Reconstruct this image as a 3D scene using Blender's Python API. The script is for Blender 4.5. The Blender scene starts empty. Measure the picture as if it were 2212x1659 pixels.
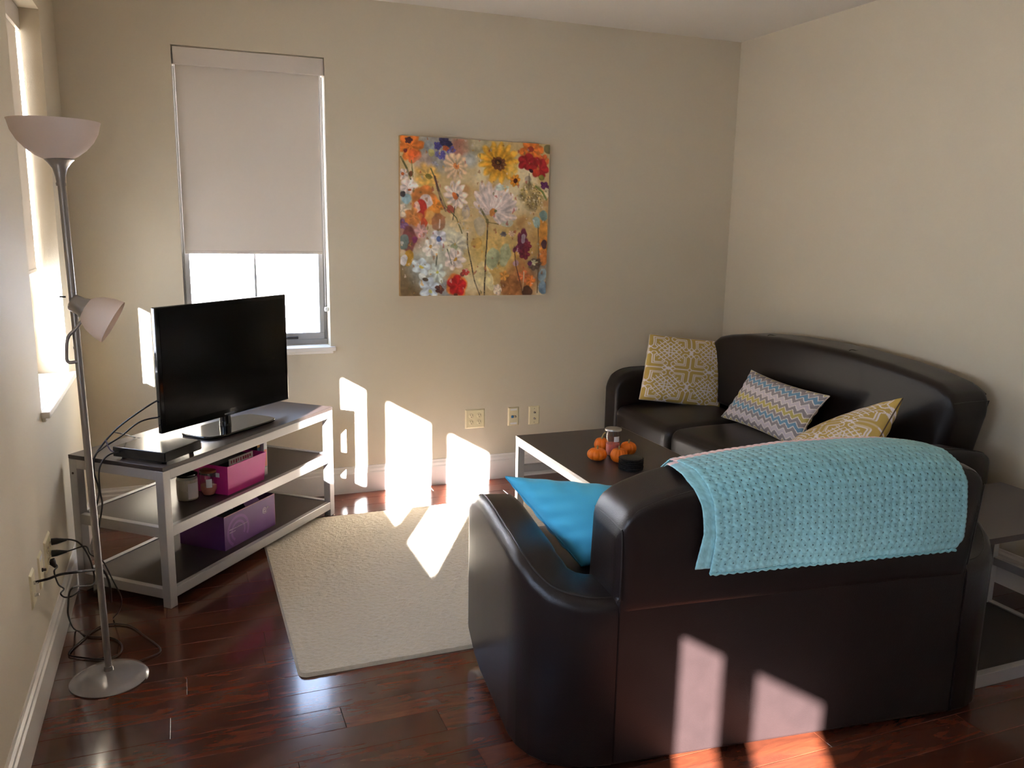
import bpy, bmesh, math, random
import numpy as np
from mathutils import Vector, Matrix
random.seed(7); RNG = np.random.RandomState(7)
SC = bpy.context.scene; COL = SC.collection
R = math.radians; PI = math.pi

# ------------------------------------------------------------------ camera
YAW, PIT, ROL, FOC = 0.378621514, -0.189482255, 0.0179509603, 1802.28
CAM = Vector((0.50324, -4.80731, 1.6))
_cy, _sy, _cp, _sp = math.cos(YAW), math.sin(YAW), math.cos(PIT), math.sin(PIT)
FWD = Vector((_sy*_cp, _cy*_cp, _sp)); _r = Vector((_cy, -_sy, 0)); _u = _r.cross(FWD)
RGT = _r*math.cos(ROL) + _u*math.sin(ROL); UPV = -_r*math.sin(ROL) + _u*math.cos(ROL)
cd = bpy.data.cameras.new('camera'); cam = bpy.data.objects.new('camera', cd); COL.objects.link(cam)
cam.matrix_world = Matrix(((RGT.x, UPV.x, -FWD.x, CAM.x), (RGT.y, UPV.y, -FWD.y, CAM.y), (RGT.z, UPV.z, -FWD.z, CAM.z), (0, 0, 0, 1)))
cd.sensor_fit = 'HORIZONTAL'; cd.sensor_width = 36; cd.lens = 36*FOC/2212; cd.clip_start = 0.05; cd.clip_end = 200
SC.camera = cam

# ------------------------------------------------------------------ sky, sun, exposure
w = bpy.data.worlds.new('world'); SC.world = w; w.use_nodes = True
nt = w.node_tree; bg = nt.nodes['Background']
tc = nt.nodes.new('ShaderNodeTexCoord'); sp = nt.nodes.new('ShaderNodeSeparateXYZ')
rp = nt.nodes.new('ShaderNodeValToRGB')
nt.links.new(tc.outputs['Generated'], sp.inputs[0]); nt.links.new(sp.outputs['Z'], rp.inputs[0])
rp.color_ramp.elements[0].position = 0.0; rp.color_ramp.elements[0].color = (0.82, 0.90, 1.0, 1)
rp.color_ramp.elements[1].position = 0.7; rp.color_ramp.elements[1].color = (0.46, 0.64, 1.0, 1)
nt.links.new(rp.outputs[0], bg.inputs[0]); bg.inputs[1].default_value = 7.2
SUND = Vector((0.55, 1.0, -0.3245)).normalized()
sl = bpy.data.lights.new('sun', 'SUN'); sl.energy = 92; sl.angle = R(0.55); sl.color = (1.0, 0.965, 0.955)
so = bpy.data.objects.new('sun', sl); COL.objects.link(so); so.location = (-6, -9, 6)
so.rotation_euler = SUND.to_track_quat('-Z', 'Y').to_euler()
vs = SC.view_settings; vs.view_transform = 'Standard'; vs.look = 'None'; vs.exposure = 1.05; vs.gamma = 1.0; vs.use_curve_mapping = False
SC.cycles.max_bounces = 10; SC.cycles.diffuse_bounces = 7; SC.cycles.glossy_bounces = 5; SC.cycles.transparent_max_bounces = 12
SC.cycles.sample_clamp_indirect = 8; SC.cycles.use_denoising = True
SC.cycles.caustics_reflective = True

# ------------------------------------------------------------------ helpers
def at(u, v, ax, val):
    """point of the place seen at photo pixel (u, v) on the plane axis=val"""
    d = RGT*((u-1106)/FOC) - UPV*((v-829.5)/FOC) + FWD
    return CAM + d*((val-CAM[ax])/d[ax])
def s2l(c):
    c = np.asarray(c, float)/255.0
    return np.where(c <= 0.04045, c/12.92, ((c+0.055)/1.055)**2.4)
def L(r, g, b): return tuple(float(q) for q in s2l((r, g, b)))
def mat(name, col, rough=0.5, metal=0.0, bump=0, bscale=200, noise=0, nscale=8, coat=0, spec=0.5, sheen=0, attr=None, emit=None, stretch=None, trans=0, ior=1.45, alpha=1):
    m = bpy.data.materials.new(name); m.use_nodes = True; t = m.node_tree; p = t.nodes['Principled BSDF']
    p.inputs['Base Color'].default_value = (*col[:3], 1); p.inputs['Roughness'].default_value = rough
    p.inputs['Metallic'].default_value = metal; p.inputs['Specular IOR Level'].default_value = spec
    p.inputs['Coat Weight'].default_value = coat; p.inputs['Coat Roughness'].default_value = 0.12
    p.inputs['Sheen Weight'].default_value = sheen; p.inputs['Transmission Weight'].default_value = trans
    p.inputs['IOR'].default_value = ior; p.inputs['Alpha'].default_value = alpha
    if attr:
        a = t.nodes.new('ShaderNodeAttribute'); a.attribute_name = attr; t.links.new(a.outputs['Color'], p.inputs['Base Color'])
    if noise or bump:
        c = t.nodes.new('ShaderNodeTexCoord'); mp = t.nodes.new('ShaderNodeMapping'); t.links.new(c.outputs['Object'], mp.inputs[0])
        if stretch: mp.inputs['Scale'].default_value = stretch
    if noise:
        n = t.nodes.new('ShaderNodeTexNoise'); n.inputs['Scale'].default_value = nscale; n.inputs['Detail'].default_value = 5
        t.links.new(mp.outputs[0], n.inputs['Vector'])
        mx = t.nodes.new('ShaderNodeMix'); mx.data_type = 'RGBA'
        mx.inputs[6].default_value = (*[max(0, q*(1-noise)) for q in col[:3]], 1); mx.inputs[7].default_value = (*[min(1, q*(1+noise)) for q in col[:3]], 1)
        t.links.new(n.outputs['Fac'], mx.inputs[0]); t.links.new(mx.outputs[2], p.inputs['Base Color'])
    if bump:
        n2 = t.nodes.new('ShaderNodeTexNoise'); n2.inputs['Scale'].default_value = bscale; n2.inputs['Detail'].default_value = 3
        t.links.new(mp.outputs[0], n2.inputs['Vector'])
        b = t.nodes.new('ShaderNodeBump'); b.inputs['Strength'].default_value = bump; b.inputs['Distance'].default_value = 0.002
        t.links.new(n2.outputs['Fac'], b.inputs['Height']); t.links.new(b.outputs[0], p.inputs['Normal'])
    return m
def glass_mat(name, tint=(1, 1, 1), refl=0.08, rough=0.02):
    m = bpy.data.materials.new(name); m.use_nodes = True; t = m.node_tree; t.nodes.remove(t.nodes['Principled BSDF'])
    o = t.nodes['Material Output']; tr = t.nodes.new('ShaderNodeBsdfTransparent'); tr.inputs[0].default_value = (*tint, 1)
    g = t.nodes.new('ShaderNodeBsdfGlossy'); g.inputs['Roughness'].default_value = rough; mx = t.nodes.new('ShaderNodeMixShader')
    mx.inputs[0].default_value = refl; t.links.new(tr.outputs[0], mx.inputs[1]); t.links.new(g.outputs[0], mx.inputs[2]); t.links.new(mx.outputs[0], o.inputs[0])
    return m
def cloth_mat(name, col, through=0.1):
    m = bpy.data.materials.new(name); m.use_nodes = True; t = m.node_tree; t.nodes.remove(t.nodes['Principled BSDF'])
    o = t.nodes['Material Output']; d = t.nodes.new('ShaderNodeBsdfDiffuse'); d.inputs[0].default_value = (*col, 1)
    g = t.nodes.new('ShaderNodeBsdfTranslucent'); g.inputs[0].default_value = (col[0], col[1], col[2]*.9, 1)
    w_ = t.nodes.new('ShaderNodeTexNoise'); w_.inputs['Scale'].default_value = 900
    c = t.nodes.new('ShaderNodeTexCoord'); t.links.new(c.outputs['Object'], w_.inputs['Vector'])
    b = t.nodes.new('ShaderNodeBump'); b.inputs['Strength'].default_value = .15; b.inputs['Distance'].default_value = .001
    t.links.new(w_.outputs['Fac'], b.inputs['Height']); t.links.new(b.outputs[0], d.inputs['Normal'])
    mx = t.nodes.new('ShaderNodeMixShader'); mx.inputs[0].default_value = through
    t.links.new(d.outputs[0], mx.inputs[1]); t.links.new(g.outputs[0], mx.inputs[2]); t.links.new(mx.outputs[0], o.inputs[0])
    return m
def tag(o, label=None, cat=None, group=None, kind=None):
    if label: o['label'] = label
    if cat: o['category'] = cat
    if group: o['group'] = group
    if kind: o['kind'] = kind
    return o
def thing(name, label, cat, loc=(0, 0, 0), rz=0, group=None):
    o = bpy.data.objects.new(name, None); COL.objects.link(o); o.location = loc; o.rotation_euler = (0, 0, rz)
    o.empty_display_size = 0.05
    return tag(o, label, cat, group)
def link(name, me, m=None, parent=None, smooth=False, bevel=0, bseg=3, ang=35):
    o = bpy.data.objects.new(name, me); COL.objects.link(o)
    if m: me.materials.append(m)
    if parent: o.parent = parent
    if smooth:
        for p in me.polygons: p.use_smooth = True
    if bevel:
        b = o.modifiers.new('bevel', 'BEVEL'); b.width = bevel; b.segments = bseg; b.limit_method = 'ANGLE'; b.angle_limit = R(ang); b.harden_normals = False
        for p in me.polygons: p.use_smooth = True
        try: me.set_sharp_from_angle(angle=R(40))
        except Exception: pass
    return o
class MB:
    def __init__(s): s.v = []; s.f = []
    def add(s, v, f):
        n = len(s.v); s.v += [tuple(q) for q in v]; s.f += [tuple(n+i for i in q) for q in f]; return s
    def box(s, x0, x1, y0, y1, z0, z1):
        return s.add([(x0, y0, z0), (x1, y0, z0), (x1, y1, z0), (x0, y1, z0), (x0, y0, z1), (x1, y0, z1), (x1, y1, z1), (x0, y1, z1)],
                     [(0, 3, 2, 1), (4, 5, 6, 7), (0, 1, 5, 4), (1, 2, 6, 5), (2, 3, 7, 6), (3, 0, 4, 7)])
    def prism(s, poly, z0, z1):
        n = len(poly); s.add([(x, y, z0) for x, y in poly]+[(x, y, z1) for x, y in poly],
                             [tuple(range(n-1, -1, -1)), tuple(range(n, 2*n))]+[(i, (i+1) % n, n+(i+1) % n, n+i) for i in range(n)]); return s
    def lathe(s, prof, seg=32, c=(0, 0, 0), cap=True, lobes=0, lamp=0):
        v = []; f = []
        for r, z in prof:
            for k in range(seg):
                a = 2*PI*k/seg; q = r*(1-lamp*abs(math.cos(a*lobes/2))**6) if lobes else r
                v.append((c[0]+q*math.cos(a), c[1]+q*math.sin(a), c[2]+z))
        for i in range(len(prof)-1):
            for k in range(seg):
                k2 = (k+1) % seg; f.append((i*seg+k, i*seg+k2, (i+1)*seg+k2, (i+1)*seg+k))
        if cap: f.append(tuple(range(seg-1, -1, -1))); f.append(tuple((len(prof)-1)*seg+k for k in range(seg)))
        return s.add(v, f)
    def tube(s, pts, r, seg=8, smooth=True, sub=6, rads=None):
        P = [Vector(p) for p in pts]
        if smooth and len(P) > 2:
            Q = []; E = [P[0]*2-P[1]]+P+[P[-1]*2-P[-2]]
            for i in range(1, len(E)-2):
                for k in range(sub):
                    t = k/sub; a, b, c, d = E[i-1:i+3]
                    Q.append(.5*((2*b)+(c-a)*t+(2*a-5*b+4*c-d)*t*t+(3*b-a-3*c+d)*t**3))
            Q.append(P[-1]); P = Q
        n = len(P); v = []; f = []; up = Vector((0, 0, 1)); prev = None
        for i, p in enumerate(P):
            d = (P[min(i+1, n-1)]-P[max(i-1, 0)]).normalized()
            if prev is None: a = d.cross(up if abs(d.z) < .9 else Vector((1, 0, 0))).normalized()
            else: a = (prev-d*prev.dot(d)).normalized()
            prev = a; b = d.cross(a); rr = r if rads is None else np.interp(i/(n-1), np.linspace(0, 1, len(rads)), rads)
            for k in range(seg):
                t = 2*PI*k/seg; v.append(p+a*rr*math.cos(t)+b*rr*math.sin(t))
        for i in range(n-1):
            for k in range(seg):
                k2 = (k+1) % seg; f.append((i*seg+k, i*seg+k2, (i+1)*seg+k2, (i+1)*seg+k))
        f.append(tuple(range(seg-1, -1, -1))); f.append(tuple((n-1)*seg+k for k in range(seg)))
        return s.add(v, f)
    def build(s, name, m=None, parent=None, smooth=False, bevel=0, bseg=3, ang=35):
        me = bpy.data.meshes.new(name); me.from_pydata(s.v, [], s.f); me.validate(); me.update()
        if smooth and not bevel:
            o = link(name, me, m, parent, True)
            try: me.set_sharp_from_angle(angle=R(50))
            except Exception: pass
            return o
        return link(name, me, m, parent, smooth, bevel, bseg, ang)
def grid_obj(name, P, m, parent=None, colors=None, skip=None, smooth=True, solid=0):
    """P: (n,m,3) array of points -> sheet"""
    n, k = P.shape[:2]; V = P.reshape(-1, 3)
    F = []
    for i in range(n-1):
        for j in range(k-1):
            if skip is not None and skip[i, j]: continue
            a = i*k+j; F.append((a, a+1, a+k+1, a+k))
    me = bpy.data.meshes.new(name); me.from_pydata([tuple(q) for q in V.tolist()], [], F); me.update()
    if colors is not None:
        ca = me.color_attributes.new('Col', 'FLOAT_COLOR', 'POINT'); C4 = np.ones((len(V), 4), np.float32); C4[:, :3] = colors.reshape(-1, 3)
        ca.data.foreach_set('color', C4.ravel())
    o = link(name, me, m, parent, smooth)
    if solid:
        s = o.modifiers.new('solid', 'SOLIDIFY'); s.thickness = solid; s.offset = 0
    return o
def softbox(name, x0, x1, y0, y1, z0, z1, r, m, parent, n=14, warp=None):
    bm = bmesh.new(); ctr = Vector(((x0+x1)/2, (y0+y1)/2, (z0+z1)/2)); h = Vector(((x1-x0)/2, (y1-y0)/2, (z1-z0)/2))
    def axis(hh):
        k = max(2, int(n*hh/max(h))); a = [-hh, -hh+r*.12, -hh+r*.4, -hh+r*.7]
        return a+[(-hh+r)+(2*hh-2*r)*i/k for i in range(k+1)]+[-q for q in reversed(a)]
    ax = [axis(h.x), axis(h.y), axis(h.z)]
    def put(p):
        inn = Vector([max(-h[i]+r, min(h[i]-r, p[i])) for i in range(3)]); d = p-inn
        q = inn+d.normalized()*r if d.length > 1e-9 else p
        q = ctr+q
        if warp: q = Vector(warp(q.x, q.y, q.z, p.x/h.x, p.y/h.y, p.z/h.z))
        return q
    for fx in range(3):
        a, b = [i for i in range(3) if i != fx]
        for sgn in (-1, 1):
            G = []
            for i in ax[a]:
                row = []
                for j in ax[b]:
                    p = Vector((0, 0, 0)); p[fx] = sgn*h[fx]; p[a] = i; p[b] = j
                    row.append(bm.verts.new(put(p)))
                G.append(row)
            for i in range(len(G)-1):
                for j in range(len(G[0])-1):
                    q = [G[i][j], G[i+1][j], G[i+1][j+1], G[i][j+1]]
                    try: bm.faces.new(q)
                    except Exception: pass
    bmesh.ops.remove_doubles(bm, verts=bm.verts, dist=1e-5); bmesh.ops.recalc_face_normals(bm, faces=bm.faces)
    me = bpy.data.meshes.new(name); bm.to_mesh(me); bm.free()
    return link(name, me, m, parent, True)
def text_obj(name, s, size, m, parent, M, ext=0.0003):
    c = bpy.data.curves.new(name, 'FONT'); c.body = s; c.size = size; c.extrude = ext; c.align_x = 'CENTER'; c.align_y = 'CENTER'
    o = bpy.data.objects.new(name, c); COL.objects.link(o); dg = bpy.context.evaluated_depsgraph_get()
    me = bpy.data.meshes.new_from_object(o.evaluated_get(dg)); bpy.data.objects.remove(o); me.transform(M)
    return link(name, me, m, parent)
def copy_tree(o, parent=None):
    c = o.copy(); COL.objects.link(c)
    if parent: c.parent = parent
    for ch in list(o.children): copy_tree(ch, c)
    return c

# ------------------------------------------------------------------ materials
def wall_mat():
    m = mat('wall_paint', L(204, 193, 171), 0.62, bump=.25, bscale=260, noise=.02, nscale=3, spec=.35)
    return m
M_wall = wall_mat()
M_ceil = mat('ceiling_paint', L(222, 216, 206), .8, bump=.2, bscale=200, noise=.02, nscale=3)
M_trim = mat('white_trim_paint', L(232, 226, 218), .35, noise=.01, nscale=4)
M_sill = mat('sill_paint', L(235, 230, 222), .3, noise=.01, nscale=4)
M_alum = mat('grey_window_frame', L(150, 146, 142), .45, noise=.03, nscale=20)
M_glass = glass_mat('window_glass', (.97, .98, 1), .05)
M_shade = cloth_mat('roller_shade_fabric', L(207, 198, 189), .10)
M_valance = mat('shade_valance', L(209, 199, 188), .5, noise=.02, nscale=10)
M_leather = mat('dark_brown_leather', L(27, 19, 18), .31, bump=.35, bscale=420, noise=.22, nscale=14, spec=.40)
M_pipe = mat('leather_seam', L(30, 23, 21), .4, spec=.5, noise=.1, nscale=50)
M_black = mat('black_plastic', L(16, 16, 17), .3, noise=.1, nscale=30)
M_gloss = mat('gloss_black', L(9, 9, 10), .06, spec=.6, noise=.05, nscale=20, coat=.5)
M_screen = mat('tv_screen', L(14, 13, 13), .16, spec=.45, noise=.05, nscale=5)
M_cord = mat('black_cord', L(28, 25, 25), .5, noise=.1, nscale=60)
M_silver = mat('silver_painted_metal', L(176, 172, 168), .38, metal=.35, noise=.03, nscale=40)
M_lampmetal = mat('brushed_grey_metal', L(150, 146, 144), .36, metal=.75, noise=.06, nscale=60, stretch=(1, 1, .1))
M_lampglass = cloth_mat('frosted_lamp_glass', L(228, 214, 206), .25)
M_espresso = mat('espresso_veneer', L(58, 48, 44), .33, bump=.12, bscale=180, noise=.15, nscale=30, stretch=(1, 12, 1), spec=.5)
M_ivory = mat('ivory_plastic', L(222, 210, 172), .4, noise=.02, nscale=20)
M_chrome = mat('chrome', L(210, 210, 212), .15, metal=1, noise=.02, nscale=20)
M_white = mat('white_plastic', L(235, 232, 228), .45, noise=.02, nscale=20)

# ------------------------------------------------------------------ room shell
W, H, T = 3.978, 2.785, 0.20
YS = -8.5
BZ0, BZ1 = 0.89, 2.465
def wall_holes(name, axis, p0, p1, a0, a1, holes):
    """slab between p0..p1 on the wall's normal axis; a = along, z up; holes (a0,a1,z0,z1)"""
    mb = MB(); xs = sorted(set([a0, a1]+[h[0] for h in holes]+[h[1] for h in holes])); zs = sorted(set([0, H]+[h[2] for h in holes]+[h[3] for h in holes]))
    for i in range(len(xs)-1):
        for j in range(len(zs)-1):
            cx, cz = (xs[i]+xs[i+1])/2, (zs[j]+zs[j+1])/2
            if any(h[0] < cx < h[1] and h[2] < cz < h[3] for h in holes): continue
            if axis == 1: mb.box(xs[i], xs[i+1], p0, p1, zs[j], zs[j+1])
            else: mb.box(p0, p1, xs[i], xs[i+1], zs[j], zs[j+1])
    bm = bmesh.new(); me = bpy.data.meshes.new(name); me.from_pydata(mb.v, [], mb.f)
    bm.from_mesh(me); bmesh.ops.remove_doubles(bm, verts=bm.verts, dist=1e-5)
    dbl = {}
    for f in bm.faces: dbl.setdefault(tuple(sorted(v.index for v in f.verts)), []).append(f)
    bmesh.ops.delete(bm, geom=[f for g in dbl.values() if len(g) > 1 for f in g], context='FACES')
    bm.to_mesh(me); bm.free()
    return tag(link(name, me, M_wall), kind='structure')
BWX0, BWX1 = 0.517, 1.288
wall_holes('wall_back', 1, 0, T, -T, W+T, [(BWX0, BWX1, BZ0, BZ1)])
HOL = [(-1.375, -0.526, BZ0, BZ1), (-4.47, -2.45, BZ0, BZ1), (-7.55, -6.20, BZ0, BZ1)]
wall_holes('wall_left', 0, -T, 0, YS, 0, HOL)
tag(MB().box(W, W+T, YS, 0, 0, H).build('wall_right', M_wall), kind='structure')
tag(MB().box(-T, W+T, YS-T, YS, 0, H).build('wall_front', M_wall), kind='structure')
tag(MB().box(-T, W+T, YS-T, T, H, H+.15).build('ceiling', M_ceil), kind='structure')

# floor: dark under-layer with planks lying on it
M_sub = mat('floor_joint', L(40, 22, 16), .7, noise=.1, nscale=10)
fl = tag(MB().box(-T, W+T, YS-T, T, -.12, -.008).build('floor', M_sub), kind='structure')
def plank_mat():
    m = bpy.data.materials.new('cherry_floor_planks'); m.use_nodes = True; t = m.node_tree; p = t.nodes['Principled BSDF']
    c = t.nodes.new('ShaderNodeTexCoord'); oi = t.nodes.new('ShaderNodeObjectInfo'); mp = t.nodes.new('ShaderNodeMapping')
    cm = t.nodes.new('ShaderNodeCombineXYZ'); ml = t.nodes.new('ShaderNodeMath'); ml.operation = 'MULTIPLY'; ml.inputs[1].default_value = 37
    t.links.new(oi.outputs['Random'], ml.inputs[0]); t.links.new(ml.outputs[0], cm.inputs[0]); t.links.new(ml.outputs[0], cm.inputs[2])
    t.links.new(cm.outputs[0], mp.inputs['Location']); t.links.new(c.outputs['Object'], mp.inputs[0]); mp.inputs['Scale'].default_value = (1.4, 8, 1)
    n = t.nodes.new('ShaderNodeTexNoise'); n.inputs['Scale'].default_value = 3.2; n.inputs['Detail'].default_value = 7; n.inputs['Roughness'].default_value = .62; n.inputs['Distortion'].default_value = .8
    t.links.new(mp.outputs[0], n.inputs['Vector'])
    r = t.nodes.new('ShaderNodeValToRGB'); e = r.color_ramp.elements
    e[0].position = .18; e[0].color = (*L(50, 26, 18), 1); e[1].position = .92; e[1].color = (*L(112, 56, 32), 1)
    q = r.color_ramp.elements.new(.5); q.color = (*L(78, 38, 24), 1)
    t.links.new(n.outputs['Fac'], r.inputs[0])
    hs = t.nodes.new('ShaderNodeHueSaturation'); mr = t.nodes.new('ShaderNodeMapRange'); mr.inputs[3].default_value = .75; mr.inputs[4].default_value = 1.2
    t.links.new(oi.outputs['Random'], mr.inputs[0]); t.links.new(mr.outputs[0], hs.inputs['Value']); t.links.new(r.outputs[0], hs.inputs['Color'])
    t.links.new(hs.outputs[0], p.inputs['Base Color'])
    p.inputs['Roughness'].default_value = .17; p.inputs['Specular IOR Level'].default_value = .5; p.inputs['Coat Weight'].default_value = .25; p.inputs['Coat Roughness'].default_value = .08
    n2 = t.nodes.new('ShaderNodeTexNoise'); n2.inputs['Scale'].default_value = 5; t.links.new(mp.outputs[0], n2.inputs['Vector'])
    b = t.nodes.new('ShaderNodeBump'); b.inputs['Strength'].default_value = .03; b.inputs['Distance'].default_value = .002
    t.links.new(n2.outputs['Fac'], b.inputs['Height']); t.links.new(b.outputs[0], p.inputs['Normal'])
    return m
M_plank = plank_mat()
PW, PL = 0.1245, 1.22
def plank_mesh(l, w_):
    c = .0012; x, y = l/2-.0004, w_/2-.0004; mb = MB()
    mb.add([(-x, -y, -.008), (x, -y, -.008), (x, y, -.008), (-x, y, -.008), (-x, -y, -c), (x, -y, -c), (x, y, -c), (-x, y, -c),
            (-x+c, -y+c, 0), (x-c, -y+c, 0), (x-c, y-c, 0), (-x+c, y-c, 0)],
           [(0, 1, 5, 4), (1, 2, 6, 5), (2, 3, 7, 6), (3, 0, 4, 7), (4, 5, 9, 8), (5, 6, 10, 9), (6, 7, 11, 10), (7, 4, 8, 11), (8, 9, 10, 11)])
    me = bpy.data.meshes.new('plank'); me.from_pydata(mb.v, [], mb.f); me.materials.append(M_plank); return me
known = {0: 1.865, 8: .716, 11: .35, 14: .72, 15: .45, 16: .71, 19: 1.225}
cache = {}
row = -1; y = -.123+PW
while y > YS:
    y1 = y; y0 = y-PW
    yt = min(y1, 0.0); yb = max(y0, YS)
    k = row+1
    off = known.get(k, (k*0.431*PL) % PL)
    xs = [0.0]; q = off % PL
    if q < .05: q += PL
    while q < W-.05: xs.append(q); q += PL
    xs.append(W)
    for a, b in zip(xs[:-1], xs[1:]):
        key = (round(b-a, 3), round(yt-yb, 3))
        if key not in cache: cache[key] = plank_mesh(b-a, yt-yb)
        o = bpy.data.objects.new('plank', cache[key]); COL.objects.link(o); o.location = ((a+b)/2, (yt+yb)/2, 0); o.parent = fl
    y -= PW; row += 1

# baseboards
def baseboard(name, p, q, inward):
    p = Vector((*p, 0)); q = Vector((*q, 0)); n = Vector((*inward, 0)); prof = [(0, 0), (.017, 0), (.017, .118), (.012, .126), (.012, .140), (.006, .150), (.004, .160), (0, .161)]
    v = [p+n*d+Vector((0, 0, z)) for d, z in prof]+[q+n*d+Vector((0, 0, z)) for d, z in prof]; k = len(prof)
    f = [(i, i+1, k+i+1, k+i) for i in range(k-1)]+[tuple(range(k)), tuple(range(2*k-1, k-1, -1))]
    o = MB().add(v, f).build(name, M_trim); tag(o, kind='structure')
    bm = bmesh.new(); bm.from_mesh(o.data); bmesh.ops.recalc_face_normals(bm, faces=bm.faces); bm.to_mesh(o.data); bm.free()
baseboard('baseboard_back', (0, 0), (W, 0), (0, -1))
baseboard('baseboard_left', (0, YS), (0, 0), (1, 0))
baseboard('baseboard_right', (W, YS), (W, 0), (-1, 0))

# windows: local x along wall (0..w), local y outward (0 = room face), z up
def window(name, origin, rz, w_, panes, frame_y, muntins=(), handle=False):
    e = bpy.data.objects.new(name, None); COL.objects.link(e); e.location = origin; e.rotation_euler = (0, 0, rz); tag(e, kind='structure')
    z0, z1 = BZ0, BZ1; fy0, fy1 = frame_y, frame_y+.05
    mb = MB().box(0, w_, fy0, fy1+.01, z0, z0+.032).box(0, w_, fy0, fy1+.01, z1-.03, z1)
    edges = [0.0]+[v for p in panes for v in p]+[w_]
    for a, b in zip(edges[0::2], edges[1::2]): mb.box(a, b, fy0+.004, fy1+.01, z0+.032, z1-.03)
    mb.build('window_frame', M_alum, e, bevel=.003, bseg=2)
    for a, b in panes:
        sm = MB(); t = .026
        sm.box(a, b, fy0-.006, fy0+.03, z0+.032, z0+.032+t+.012).box(a, b, fy0-.006, fy0+.03, z1-.03-t, z1-.03)
        sm.box(a, a+t, fy0-.006, fy0+.03, z0+.07, z1-.03-t).box(b-t, b, fy0-.006, fy0+.03, z0+.07, z1-.03-t)
        sa = sm.build('sash', M_alum, e, bevel=.002, bseg=2)
        MB().box(a+t, b-t, fy0+.012, fy0+.016, z0+.07, z1-.03-t).build('pane', M_glass, sa)
        for m_ in muntins:
            if a < m_ < b: MB().box(m_-.006, m_+.006, fy0-.002, fy0+.026, z0+.07, z1-.03-t).build('muntin', M_alum, sa)
    s = MB().box(-.026, w_+.026, -.03, 0.0005, z0-.024, z0).box(0.001, w_-.001, 0, fy0, z0-.024, z0+.001)
    s.build('window_sill', M_sill, e, bevel=.003, bseg=2)
    MB().box(-.012, w_+.012, -.014, 0, z0-.040, z0-.024).build('sill_moulding', M_sill, e, bevel=.003, bseg=2)
    if handle: MB().box(w_*.60, w_*.78, fy0-.02, fy0-.006, z0+.036, z0+.052).box(w_*.66, w_*.70, fy0-.034, fy0-.006, z0+.040, z0+.05).build('crank_handle', mat('dark_bronze', L(70, 64, 60), .4, metal=.5, noise=.05), e, bevel=.003)
    return e
ww = BWX1-BWX0
window('window_1', (BWX0, 0, 0), 0, ww, [(.012, ww-.018)], .10, muntins=(.896-BWX0,), handle=True)
# left wall: local x runs along +y of the room, outward is -x
def lwin(name, y0, y1, panes, muntins=()):
    return window(name, (0, y0, 0), PI/2, y1-y0, [(a-y0, b-y0) for a, b in panes], .13, [m-y0 for m in muntins])
lwin('window_2', -1.375, -.526, [(-1.36, -.54)], (-.909,))
lwin('window_3', -4.47, -2.45, [(-4.436, -3.854), (-3.746, -3.144), (-3.026, -2.484)])
lwin('window_4', -7.55, -6.20, [(-7.506, -6.904), (-6.806, -6.24)])

def roller_shade(label, origin, rz, w_, yshade, zbot, group=None, side=1, valance=True, vy=0.006):
    t = thing('roller_shade', label, 'window shade', origin, rz, group)
    z1 = BZ1
    if valance: MB().box(.002, w_-.006, vy, vy+.014, z1-.093, z1-.006).box(.002, .010, vy, yshade+.02, z1-.093, z1-.006).box(w_-.012, w_-.004, vy, yshade+.02, z1-.093, z1-.006).build('valance', M_valance, t, bevel=.002, bseg=2)
    MB().add([(0.02+0, yshade+.018*math.cos(a)+.018, z1-.05+.018*math.sin(a)) for a in [2*PI*k/12 for k in range(12)]]+[(w_-.02, yshade+.018*math.cos(a)+.018, z1-.05+.018*math.sin(a)) for a in [2*PI*k/12 for k in range(12)]],
             [(k, (k+1) % 12, 12+(k+1) % 12, 12+k) for k in range(12)]+[tuple(range(11, -1, -1)), tuple(range(12, 24))]).build('roller_tube', M_valance, t, smooth=True)
    MB().box(.016, w_-.026, yshade, yshade+.0008, zbot+.012, z1-.05).build('shade_fabric', M_shade, t)
    MB().box(.016, w_-.026, yshade-.003, yshade+.004, zbot, zbot+.016).build('hem_bar', M_shade, t, bevel=.002, bseg=2)
    xc = w_-.012 if side > 0 else .012; b = MB()
    zb = 1.10; yc = yshade-.008
    for sx in (-.004, .004):
        b.tube([(xc+sx, yc+.004, z1-.08), (xc+sx, yc, 1.7), (xc+sx*1.3, yc, zb+.02)], .0013, 6, sub=4)
    ch = b.build('bead_chain', M_white, t, smooth=True)
    mbk = MB().lathe([(.001, -.014), (.010, -.012), (.013, 0), (.010, .012), (.001, .014)], 14, (xc, yc, zb)); mbk.build('chain_tensioner', M_white, t, smooth=True)
    return t
roller_shade('pale roller shade lowered two thirds over the back wall window', (BWX0, 0, 0), 0, ww, .05, 1.412)
lw = 0.849
roller_shade('roller shade in the left wall window beside the floor lamp', (0, -1.375, 0), PI/2, lw, .09, 1.355, side=1, vy=.075)
for a, b, pl in [(-4.47, -2.45, 'three-sash'), (-7.55, -6.20, 'two-sash')]:
    roller_shade('wide roller shade over the %s window of the left wall' % pl, (0, a, 0), PI/2, b-a, .09, 1.543, vy=.075)

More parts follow.
